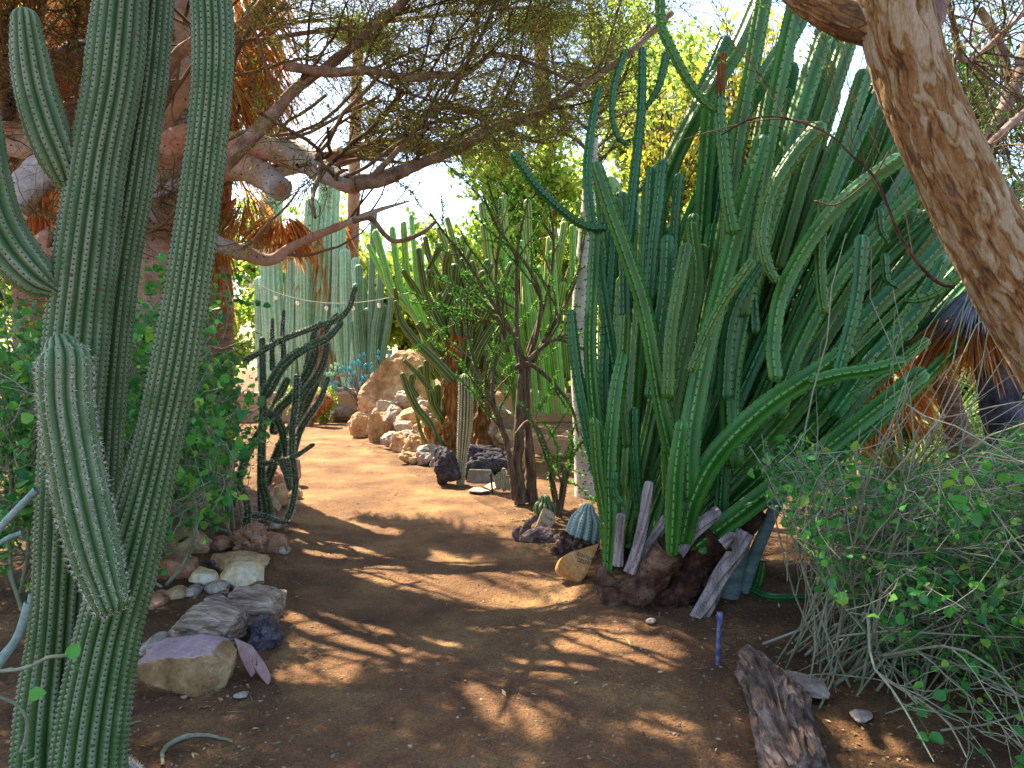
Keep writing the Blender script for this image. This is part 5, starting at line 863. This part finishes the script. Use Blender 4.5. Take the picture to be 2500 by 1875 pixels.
# white spotted trunk
t = thing('spotted_trunk_tree', G(1430, 1212), 'slender white trunk dotted with dark scars beside the ocotillo', 'tree')
q = knob([(1434, 1218), (1428, 1150), (1424, 1050), (1414, 900), (1416, 760), (1428, 600), (1440, 460), (1448, 330)], 8.3, [62, 52, 50, 42, 40, 38, 34, 26], 'trunk', 'whitebark', t, 22, .05, 40, 120, 8)
b, r_ = grow(np.array([spline([P(1436, 480, 8.3), P(1448, 330, 8.3), P(1460, 200, 8.4)], 24)]), np.full((1, 24), .05), 24, .1, 1, (.5, 1.2), (.4, 1.1), 8, .15, (0, 0, .1), .4, .4)
b2_, r2_ = grow(b, r_, 300, .2, 1, (.15, .5), (.4, 1.2), 6, .2, (0, 0, -.05), .5, .4)
mb = MB(); tubes(mb, b, r_, 6); tubes(mb, b2_, np.maximum(r2_, .002), 3); mb.build('branches', M['twig'], t)
mb = MB(); leafon(mb, b2_, 12, (.03, .06), (.006, .012)); mb.build('crown', M['leaf_far'], t)
# ------------------------------------------------------------ things around the far bend
bmm = bmesh.new()
# curved adobe wall with a plank bench on it
def wallstrip(name, pts, h, th, mat, label, cat='wall', zb=-.05):
    q = spline([np.array([x, y, 0.]) for x, y in pts], 60); T, U, Vv = frames(q); nn = nrm(np.cross(T, [0, 0, 1])); prof = [(-.5, zb), (-.5, h-.04), (-.4, h), (.4, h), (.5, h-.04), (.5, zb)]
    X = np.stack([q+nn*th*a+np.array([0, 0, b]) for a, b in prof], 1); X += .008*noise(X*3, 5)[..., None]; mb = MB(); mb.add(X.reshape(-1, 3), np.vstack([gridfaces(60, 6, False)])); e = [[0, 1, 2, 3], [0, 3, 4, 5]]; mb.add(X[0], e); mb.add(X[-1], e); return tag(mb.build(name, M[mat], smooth=False), label, cat)
wallstrip('garden_wall', [(-8.5, 15.8), (-6, 16.9), (-4, 17.4), (-2, 17.3), (0, 16.9), (3, 17.2)], .62, .3, 'adobe', 'low curved tan plastered wall behind the tortoise at the far bend')
wallstrip('garden_wall', [(.35, 11.6), (1.2, 11.3), (2.6, 11.6)], .3, .2, 'adobe', 'low shaded retaining wall behind the ocotillo trunks')
t = thing('bench', P(890, 955, 17.8), 'weathered plank bench with thin rail posts on the garden wall at the far bend', 'bench')
def box(name, c, dm, mat, parent=None):
    bm = bmesh.new(); bmesh.ops.create_cube(bm, size=1); bmesh.ops.scale(bm, vec=dm, verts=bm.verts); bmesh.ops.bevel(bm, geom=list(bm.edges), offset=min(dm)*.12, segments=2, affect='EDGES'); me = bpy.data.meshes.new(name); bm.to_mesh(me); bm.free(); me.materials.append(M[mat]); o = bpy.data.objects.new(name, me); sc.collection.objects.link(o); o.location = Vector(c)-(parent.location if parent is not None else Vector()); o.parent = parent; return o
for k in range(3): box('plank', P(885, 957, 17.5+k*.16)*[1, 1, 0]+np.array([0, 0, .66]), (1.7, .14, .05), 'plank', t)
for px in (820, 870, 882): box('post', P(px, 940, 17.4)*[1, 1, 0]+np.array([0, 0, .86]), (.05, .05, .46), 'plank', t)
box('rail', P(885, 932, 17.36)*[1, 1, 0]+np.array([0, 0, .98]), (1.5, .04, .05), 'plank', t)
# tortoise
t = thing('tortoise', G(838, 1029), 'large grey brown tortoise walking right in front of the low wall', 'tortoise')
c = G(838, 1029); v, f = ICO[4]; X = v*[.30, .22, .20]; X[:, 2] = np.where(X[:, 2] < 0, X[:, 2]*.25, X[:, 2]); X *= (1+.06*np.cos(v[:, :1]*16)*np.cos(v[:, 1:2]*13)); X[:, 2] += .13
mb = MB(); mb.add(X+c, f); 
for hx, hy, hz, r in [(.30, -.03, .13, .05), (.35, -.04, .15, .055), (.39, -.05, .145, .04)]: mb.add(ICO[3][0]*[r*1.3, r*.9, r]+c+np.array([hx, hy, hz]), ICO[3][1], 0, 1)
q = []
for sx, sy in ((.2, -.15), (-.2, -.15), (.2, .15), (-.2, .15)): q.append([c+np.array([sx, sy, .13]), c+np.array([sx*1.15, sy*1.2, .07]), c+np.array([sx*1.2+.02, sy*1.25, 0])])
tubes(mb, np.array(q), np.array([[.055, .05, .055]]), 10, 0, 1); mb.build('body', [M['shell'], M['skin']], t)
# glass flowers
for nm_, lab, cen_, n_, mt, dd, wd_, hg in [('glass_flower_sculpture', 'spray of turquoise glass flowers on thin stems beside the boulder', (880, 900), 46, 'glass1', 16.6, (100, 46), .9), ('glass_flower_sculpture', 'small spray of pale green glass flowers left of the turquoise one', (808, 905), 14, 'glass2', 16.9, (26, 20), .8)]:
    t = thing(nm_, P(cen_[0], 1020, dd)*[1, 1, 0], lab, 'sculpture'); root = P(cen_[0], 985, dd); mbs = MB(); S_ = []; CC = []
    while len(CC) < n_:
        x, y = rng.uniform(-1, 1, 2); 
        if x*x+y*y > 1: continue
        CC.append(P(cen_[0]+x*wd_[0]*.95+(8 if mt == 'glass1' else 0), cen_[1]+y*wd_[1]*.75-x*wd_[1]*.7, dd+rng.uniform(-.3, .3)))
    for C_ in CC: S_.append(spline([root+rng.normal(size=3)*.03, (root+C_)/2+np.array([0, 0, .1]), C_], 8))
    tubes(mbs, np.array(S_), .006, 4); mbs.build('stems', M['metal'], t)
    for C_ in CC:
        mb = MB(); a = rng.uniform(-.5, .5); v, f = ICO[2]; v = v*[.032, .012, .045]; v[:, 2] *= np.where(v[:, 2] < 0, 1.5, 1); X = np.c_[v[:, 0]*math.cos(a)-v[:, 2]*math.sin(a), v[:, 1], v[:, 0]*math.sin(a)+v[:, 2]*math.cos(a)]; mb.add(X+C_, f); mb.build('glass_bloom', M[mt], t)
# log stump and bush at the left of the bend
t = thing('log_stump', G(765, 1038), 'forked tan log lying at the far left bend of the path', 'log'); knob([(735, 1035), (755, 1012), (780, 985), (800, 965)], 15.8, [50, 40, 44, 40], 'wood', 'crestbark', t, 30, .15); knob([(720, 1010), (740, 990), (752, 950)], 16, [40, 36, 22], 'wood', 'crestbark', t, 31, .15)
def bush(name, c, rad, n, L, wd, mat, label, cat='bush', trunk=True, stem_mat='twig', nb=60):
    c = np.asarray(c, float); g0 = np.array([c[0], c[1], 0]); tt = thing(name, g0, label, cat); rad = np.asarray(rad, float)
    e = c+nrm(rng.normal(size=(nb, 3)))*rad*rng.uniform(.5, 1, (nb, 1)); st = g0+np.c_[rng.normal(size=(nb, 2))*.05, np.zeros(nb)]; st[:, 2] = 0.0; s_ = np.linspace(0, 1, 8)[None, :, None]
    mid = np.array([c[0], c[1], c[2]-rad[2]*.4]); pts = (1-s_)**2*st[:, None]+2*s_*(1-s_)*mid+s_**2*e[:, None]+rng.normal(size=(nb, 8, 3))*rad.mean()*.03; R = np.linspace(rad.mean()*.03, rad.mean()*.006, 8)[None]
    mb = MB(); tubes(mb, pts, R, 5)
    a2, s2 = grow(pts, np.broadcast_to(R, (nb, 8)).copy(), nb*8, .35, 1, (rad.mean()*.2, rad.mean()*.5), (.3, 1.2), 5, .2, (0, 0, 0), .6, .4); tubes(mb, a2, s2, 3); mb.build('branches', M[stem_mat], tt)
    k = rng.choice(len(a2), n); u = rng.integers(1, 5, n); C = a2[k, u]+rng.normal(size=(n, 3))*rad.mean()*.06; C = C[sunok(C)]; n = len(C); mb = MB(); leaves(mb, C, rng.normal(size=(n, 3)), rng.uniform(L[0], L[1], n), rng.uniform(wd[0], wd[1], n)); mb.build('foliage', M[mat], tt); return tt
bush('bush', P(792, 985, 16.5), (.28, .3, .45), 2600, (.03, .07), (.012, .025), 'leaf_far', 'small yellow green bush beside the tortoise')
bush('bush', P(730, 975, 16.6), (.4, .3, .35), 2400, (.03, .07), (.012, .025), 'leaf_far', 'bright green bush behind the staghorn cactus arms')
# string lights
t = thing('string_lights', P(790, 738, 14), 'string of round white bulbs sagging across the cactus garden', 'string lights')
q = spline([P(560, 650, 14.5), P(640, 700, 14.4), P(720, 728, 14.2), P(800, 740, 14), P(880, 738, 13.8), P(962, 724, 13.6), P(1080, 690, 13.2), P(1200, 640, 13)], 60); mb = MB(); tubes(mb, q[None], .008, 5); mb.build('cable', M['wire'], t)
for px, py, d in [(673, 715, 14.3), (726, 728, 14.2), (797, 740, 14), (862, 740, 13.9), (925, 733, 13.7), (612, 685, 14.4), (1010, 712, 13.5)]:
    c = P(px, py, d); mb = MB(); tubes(mb, [[c, c-[0, 0, .03], c-[0, 0, .055]]], [[.014, .016, .016]], 10, 0, 1); mb.add(ICO[3][0]*[.034, .034, .042]+c-np.array([0, 0, .095]), ICO[3][1]); mb.build('bulb', [M['bulb'], M['wire']], t)
# ------------------------------------------------------------ columnar cacti beyond the bend
def cols(name, lab, spec, mats, d, ribs=10, depth=.22, cat='cactus', w_=30, parent=None, crest='sharp', wav=.05):
    t_ = parent or thing(name, P(spec[0][0][0][0], 1000, d)*[1, 1, 0], lab, cat)
    for k, (pts, wd) in enumerate(spec): S(pts, d+rng.uniform(-.3, .3), d+rng.uniform(-.3, .3), wd, wd*.9, ribs=ribs, depth=depth, crest=crest, mats=mats, parent=t_, segs=4, wav=wav, ds=.06, seed=k)
    return t_
fm = [M['farcardon'], M['areole'], M['spine']]; mm = [M['midcardon'], M['areole'], M['spine']]
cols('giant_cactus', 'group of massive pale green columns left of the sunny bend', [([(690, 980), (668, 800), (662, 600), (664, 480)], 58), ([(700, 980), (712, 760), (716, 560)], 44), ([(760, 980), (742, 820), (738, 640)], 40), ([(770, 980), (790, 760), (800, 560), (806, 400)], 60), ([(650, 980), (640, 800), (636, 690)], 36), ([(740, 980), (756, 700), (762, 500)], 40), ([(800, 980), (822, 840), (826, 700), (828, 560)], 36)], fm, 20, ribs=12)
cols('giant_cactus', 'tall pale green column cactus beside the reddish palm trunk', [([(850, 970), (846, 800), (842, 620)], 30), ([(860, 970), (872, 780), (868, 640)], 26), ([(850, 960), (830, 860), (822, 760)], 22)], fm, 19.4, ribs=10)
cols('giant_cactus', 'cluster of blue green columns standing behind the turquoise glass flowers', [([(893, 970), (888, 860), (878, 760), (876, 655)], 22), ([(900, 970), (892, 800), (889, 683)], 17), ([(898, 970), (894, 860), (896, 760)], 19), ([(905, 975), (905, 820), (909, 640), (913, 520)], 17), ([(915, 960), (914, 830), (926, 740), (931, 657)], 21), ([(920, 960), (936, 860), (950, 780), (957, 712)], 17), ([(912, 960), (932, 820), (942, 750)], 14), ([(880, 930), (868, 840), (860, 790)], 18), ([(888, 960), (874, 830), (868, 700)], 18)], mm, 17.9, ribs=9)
cols('candelabra_cactus', 'bright green branching candelabra cactus rising left of the crested cactus', [([(1050, 960), (1045, 860), (1020, 780), (960, 710), (938, 640), (918, 570)], 22), ([(1030, 800), (985, 720), (968, 640), (958, 560)], 18), ([(1040, 800), (1000, 700), (990, 620), (986, 548)], 18), ([(1045, 790), (1020, 690), (1010, 600), (1004, 530)], 16), ([(1050, 800), (1040, 700), (1066, 640), (1080, 580)], 18), ([(1050, 780), (1032, 700), (1030, 610)], 16), ([(1000, 740), (950, 700), (920, 640), (900, 600)], 16)], [M['euph'], M['areole'], M['spine']], 14, ribs=5, depth=.45)
sp = []
r9 = np.random.default_rng(9)
for k in range(74):
    u = r9.random(); bx_, by_ = 1180+u*230, 930+r9.uniform(-40, 40); tx = 1040+u*400+r9.normal()*36; ty = 520+abs(u-.55)*220+r9.uniform(-60, 330); sp.append(([(bx_, by_), (bx_*.5+tx*.5-14, by_*.45+ty*.55), (tx, ty)], r9.uniform(14, 22)))
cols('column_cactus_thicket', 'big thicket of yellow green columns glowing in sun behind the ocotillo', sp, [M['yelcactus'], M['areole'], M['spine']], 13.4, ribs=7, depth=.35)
sp = []
for k in range(26):
    u = r9.random(); bx_, by_ = 1260+u*260, 1010; tx = 1210+u*330; ty = 640+r9.uniform(-120, 200); sp.append(([(bx_, by_), (bx_*.5+tx*.5, by_*.45+ty*.55), (tx, ty)], r9.uniform(14, 20)))
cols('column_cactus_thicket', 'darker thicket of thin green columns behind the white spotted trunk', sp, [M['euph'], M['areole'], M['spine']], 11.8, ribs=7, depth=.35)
# far thin sunlit columns and a prickly pear
t = thing('prickly_pear', P(1500, 900, 8.2)*[1, 1, 0], 'tall prickly pear with pale round pads behind the cactus clump', 'cactus')
for px, py, r_ in [(1490, 470, 30), (1510, 590, 32), (1470, 560, 28), (1482, 690, 32), (1500, 800, 30), (1505, 900, 32), (1500, 1000, 34), (1498, 1090, 34), (1540, 500, 26)]:
    v, f = ICO[3]; X = v*[W(r_, 8.6), .035, W(r_*1.35, 8.6)]; a = rng.uniform(-.7, .7); X = np.c_[X[:, 0]*math.cos(a)-X[:, 1]*math.sin(a), X[:, 0]*math.sin(a)+X[:, 1]*math.cos(a), X[:, 2]]+P(px, py, 8.6); mb = MB(); mb.add(X, f); mb.build('pad', M['pad'], t)
# ------------------------------------------------------------ palms
def ptrunk(t_, pts, d, ws, mat, sd=0, amp=.12): return knob(pts, d, ws, 'trunk', mat, t_, sd, amp, 40, 110, 8)
def skirt(t_, c, rad, h, n, L, wd=.010, mat='thatch', spread=.5, name='dead_fronds', down=-1.0, cone=.4):
    mb = MB(); c = np.asarray(c, float); th = rng.uniform(0, 6.28, n); z = rng.uniform(0, h, n); r0 = rad*(.25+.4*rng.random(n)); st = c+np.stack([np.cos(th)*r0, np.sin(th)*r0, z], -1)
    d_ = nrm(np.stack([np.cos(th)*cone, np.sin(th)*cone, np.full(n, down)], -1)+rng.normal(size=(n, 3))*spread*.35); Ln = rng.uniform(L[0], L[1], n); K = 6; p = [st]; d2 = d_+np.stack([np.cos(th), np.sin(th), 0*th], -1)*.5
    for k in range(K-1): dd = nrm(d2+np.array([0, 0, -.25*k])); p.append(p[-1]+dd*(Ln/(K-1))[:, None])
    pp_ = np.stack(p, 1); m_ = sunok(pp_).all(1); pp_ = pp_[m_]; n = len(pp_)
    ribbons(mb, pp_, wd*np.array([.5, 1, 1, .9, .6, .05])[None]*rng.uniform(.5, 1.5, (n, 1)), fold=.4); return mb.build(name, M[mat], t_)
def fan(t_, c, aim, n, L, wd, mat='palmleaf', name='frond', spread=1.0, droop=.15):
    aim = nrm(aim); s = nrm(np.cross(aim, [0, 0, 1])+1e-4); up_ = np.cross(s, aim); th = np.linspace(-spread, spread, n)+rng.normal(size=n)*.03; D = np.cos(th)[:, None]*aim+np.sin(th)[:, None]*s; Ln = L*(1-.25*np.abs(th)/spread)*rng.uniform(.9, 1.05, n)
    K = 7; tt = np.linspace(0, 1, K); X = np.asarray(c)+D[:, None]*(tt[None, :, None]*Ln[:, None, None])+np.array([0, 0, -1.])*(droop*Ln[:, None, None]*tt[None, :, None]**2)+up_*(.05*np.cos(th*9))[:, None, None]*tt[None, :, None]*0
    mb = MB(); ribbons(mb, X, wd*np.array([.5, 1, 1, .85, .6, .35, .03])[None], up_, fold=.35); return mb.build(name, M[mat], t_)
# shaggy palms behind the left tree
for (px, top, d, wt, ht, lb, sk) in [(520, 640, 9.2, 110, 1180, 'shaggy palm with a burst of orange dead thatch beneath the pale lower limb', 1), (290, 640, 10.5, 110, 1180, 'shaggy palm with hanging orange thatch seen between the ribbed cactus arms', 1), (90, 520, 11.5, 120, 1180, 'shaggy palm with rusty thatch at the far left behind the tree limbs', 1)]:
    t = thing('palm', P(px, 1200, d)*[1, 1, 0], lb, 'palm'); ptrunk(t, [(px, 1230), (px-6, 1000), (px, 850), (px, 500), (px+10, 100)], d, [wt*1.1, wt*.9, wt*.85, wt*.8, wt*.7], 'palmtrunk', 3)
    zt = P(px, top, d)[2]; c = P(px, top, d)
    skirt(t, c, .55, 2.2, 5200, (.5, 1.0), .009, cone=.35); skirt(t, c+np.array([0, 0, 2.0]), .8, 2.6, 3000, (.6, 1.2), .011, cone=.4)
t = thing('dead_frond_cluster', P(690, 640, 8.6), 'drooping fringe of dry orange palm fronds under the low limb above the path', 'palm fronds')
skirt(t, P(680, 585, 8.6), .32, .25, 800, (.25, .5), .008, cone=.55); skirt(t, P(600, 560, 8.8), .4, .35, 900, (.25, .5), .008, cone=.5)
t = thing('palm', P(862, 1000, 21)*[1, 1, 0], 'tall bare reddish palm trunk behind the giant columns', 'palm'); ptrunk(t, [(836, 985), (845, 800), (858, 640), (864, 480), (868, 300), (874, 120)], 21, [60, 40, 32, 30, 28, 26], 'fence', 5)
skirt(t, P(792, 650, 20.6), .3, 1.6, 900, (.8, 1.8), .02, cone=.25); skirt(t, P(800, 850, 20.2), .35, .8, 700, (.6, 1.4), .02, cone=.25)
for k in range(16): a = k*2.4; fan(t, P(874, 100, 21), (math.cos(a), math.sin(a), rng.uniform(-.2, .8)), 22, 1.6, .03)
t = thing('palm', P(1335, 900, 18)*[1, 1, 0], 'slim orange palm trunk rising behind the white spotted trunk', 'palm'); ptrunk(t, [(1350, 990), (1345, 700), (1336, 400), (1325, 200), (1320, 60)], 18, [44, 40, 38, 36, 34], 'fence', 6)
for k in range(14): a = k*2.4; fan(t, P(1320, 60, 18), (math.cos(a), math.sin(a), rng.uniform(-.2, .8)), 22, 1.4, .03)
# right hand palms
t = thing('palm', P(2140, 1300, 7.2)*[1, 1, 0], 'squat palm with a fountain of orange dead fronds right of the cactus clump', 'palm'); ptrunk(t, [(2130, 1330), (2135, 1150), (2140, 980)], 7.4, [90, 80, 70], 'palmtrunk', 7)
skirt(t, P(2140, 960, 7.3), .3, .35, 620, (.35, .8), .009, cone=.9); skirt(t, P(2140, 930, 7.4), .3, .3, 200, (.5, .9), .012, 'palmleaf', cone=1.2, down=.3)
t = thing('palm', P(2340, 1400, 6.6)*[1, 1, 0], 'leaning pinkish shaggy trunk with a dry head between the two right palms', 'palm'); ptrunk(t, [(2400, 1430), (2365, 1180), (2335, 1040), (2300, 920), (2272, 840)], 6.6, [62, 60, 56, 52, 40], 'palmtrunk', 8)
skirt(t, P(2270, 850, 6.6), .25, .25, 900, (.3, .7), .005, 'thatch', cone=1.1, down=-.3); 
t = thing('palm', P(2450, 1400, 5.6)*[1, 1, 0], 'dark blackish palm trunk with drooping silver fronds behind the leaning tree', 'palm'); ptrunk(t, [(2480, 1450), (2470, 1150), (2440, 950), (2415, 780), (2400, 640)], 5.6, [108, 96, 88, 76, 70], 'palmdark', 9)
for k in range(9): a = k*.7; fan(t, P(2400, 700, 5.6), (math.cos(a)*.8-.3, math.sin(a)*.5-.4, -.5+rng.uniform(-.2, .3)), 20, .42, .012, 'silver', droop=.5)
skirt(t, P(2380, 830, 5.7), .25, .2, 500, (.25, .6), .008, cone=.8)
t = thing('fan_palm', P(2330, 1200, 7.5)*[1, 1, 0], 'green fan palm with stiff spiky blades between the right trunks', 'palm')
for px, py, ax, az_ in [(2200, 1180, -.2, 1), (2260, 1160, .2, .9), (2320, 1150, -.7, .5), (2360, 1130, .3, 1.0), (2400, 1100, .1, 1.1), (2290, 1230, -.8, .2), (2350, 1240, .6, .5), (2230, 1260, -.5, .5), (2150, 1240, -.3, .8), (2440, 1180, .6, .8), (2300, 1050, 0, 1)]:
    fan(t, P(px, py, 7.4+rng.uniform(-.3, .6)), (ax, -.35, az_), 34, .85, .011, spread=1.25, droop=.05)
for k, (px, py, d) in enumerate([(2080, 870, 9.5), (2250, 760, 9.2), (2420, 600, 9.0)]):
    t = thing('palm', P(px, 1200, d)*[1, 1, 0], ['young palm with sunlit straw fronds behind the lower clump arms', 'palm with pale dry fronds behind the dry headed leaning trunk', 'palm with green and straw fronds behind the leaning tree trunk'][k], 'palm'); ptrunk(t, [(px, 1200), (px, 1000), (px, py)], d, [40, 38, 36], 'palmtrunk', 40+k)
    for j in range(13): a = j*2.4; fan(t, P(px, py, d), (math.cos(a), math.sin(a), rng.uniform(-.4, .9)), 26, .9, .014)
    skirt(t, P(px, py+30, d), .3, .4, 500, (.4, .8), .01, cone=.6)
# ------------------------------------------------------------ background trees, bushes, hill
bgs = [  # px, centre py, depth, rx, rz, n, mat, label
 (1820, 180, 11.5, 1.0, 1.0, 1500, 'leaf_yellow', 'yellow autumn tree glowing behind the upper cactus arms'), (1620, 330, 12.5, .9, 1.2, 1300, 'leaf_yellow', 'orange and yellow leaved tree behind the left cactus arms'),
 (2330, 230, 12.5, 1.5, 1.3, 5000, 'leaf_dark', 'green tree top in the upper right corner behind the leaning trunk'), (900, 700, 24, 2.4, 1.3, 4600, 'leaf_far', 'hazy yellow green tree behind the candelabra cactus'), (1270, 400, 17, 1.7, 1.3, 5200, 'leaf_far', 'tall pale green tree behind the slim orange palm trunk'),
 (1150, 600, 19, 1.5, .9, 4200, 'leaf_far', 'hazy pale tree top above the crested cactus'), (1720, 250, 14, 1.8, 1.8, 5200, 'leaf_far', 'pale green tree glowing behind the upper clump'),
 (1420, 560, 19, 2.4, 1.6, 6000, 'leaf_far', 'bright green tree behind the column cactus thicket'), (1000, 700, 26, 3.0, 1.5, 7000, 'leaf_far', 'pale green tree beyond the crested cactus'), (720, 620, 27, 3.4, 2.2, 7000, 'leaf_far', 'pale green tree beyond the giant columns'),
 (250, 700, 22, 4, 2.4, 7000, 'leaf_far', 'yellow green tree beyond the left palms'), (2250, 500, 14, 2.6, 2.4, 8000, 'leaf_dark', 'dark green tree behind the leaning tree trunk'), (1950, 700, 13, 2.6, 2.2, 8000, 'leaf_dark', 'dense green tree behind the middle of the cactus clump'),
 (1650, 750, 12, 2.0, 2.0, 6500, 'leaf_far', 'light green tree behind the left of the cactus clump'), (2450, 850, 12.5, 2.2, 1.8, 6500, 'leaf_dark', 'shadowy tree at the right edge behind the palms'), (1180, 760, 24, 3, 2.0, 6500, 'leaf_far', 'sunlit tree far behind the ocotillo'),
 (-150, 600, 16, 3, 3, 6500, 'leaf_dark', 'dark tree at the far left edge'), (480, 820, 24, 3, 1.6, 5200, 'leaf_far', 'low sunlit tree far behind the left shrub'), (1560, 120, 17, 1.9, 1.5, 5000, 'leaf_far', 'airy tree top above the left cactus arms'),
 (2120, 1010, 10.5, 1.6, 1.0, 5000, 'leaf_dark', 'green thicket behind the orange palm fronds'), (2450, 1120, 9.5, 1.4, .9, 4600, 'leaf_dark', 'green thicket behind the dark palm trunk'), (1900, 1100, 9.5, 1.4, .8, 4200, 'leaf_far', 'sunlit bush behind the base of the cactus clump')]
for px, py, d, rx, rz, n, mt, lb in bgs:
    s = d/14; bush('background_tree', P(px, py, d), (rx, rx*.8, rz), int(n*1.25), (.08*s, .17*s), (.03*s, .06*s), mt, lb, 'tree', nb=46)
# scrub hill far behind
n = 90; th = np.linspace(-1.3, 1.3, n); rr_ = np.linspace(45, 420, 40); TH, RR = np.meshgrid(th, rr_); x = np.sin(TH)*RR; y = np.cos(TH)*RR; z = -1+(RR-45)/375*(26+12*np.sin(TH*3+1)+6*noise(np.stack([x*.02, y*.02, 0*x], -1), 3)); mb = MB(); mb.add(np.stack([x, y, z], -1).reshape(-1, 3), gridfaces(40, n, False)); tag(mb.build('hill', M['hill']), 'dry scrubby hill beyond the garden', kind='structure')
print('objects', len(bpy.data.objects), 'polys', sum(len(m.polygons) for m in bpy.data.meshes))
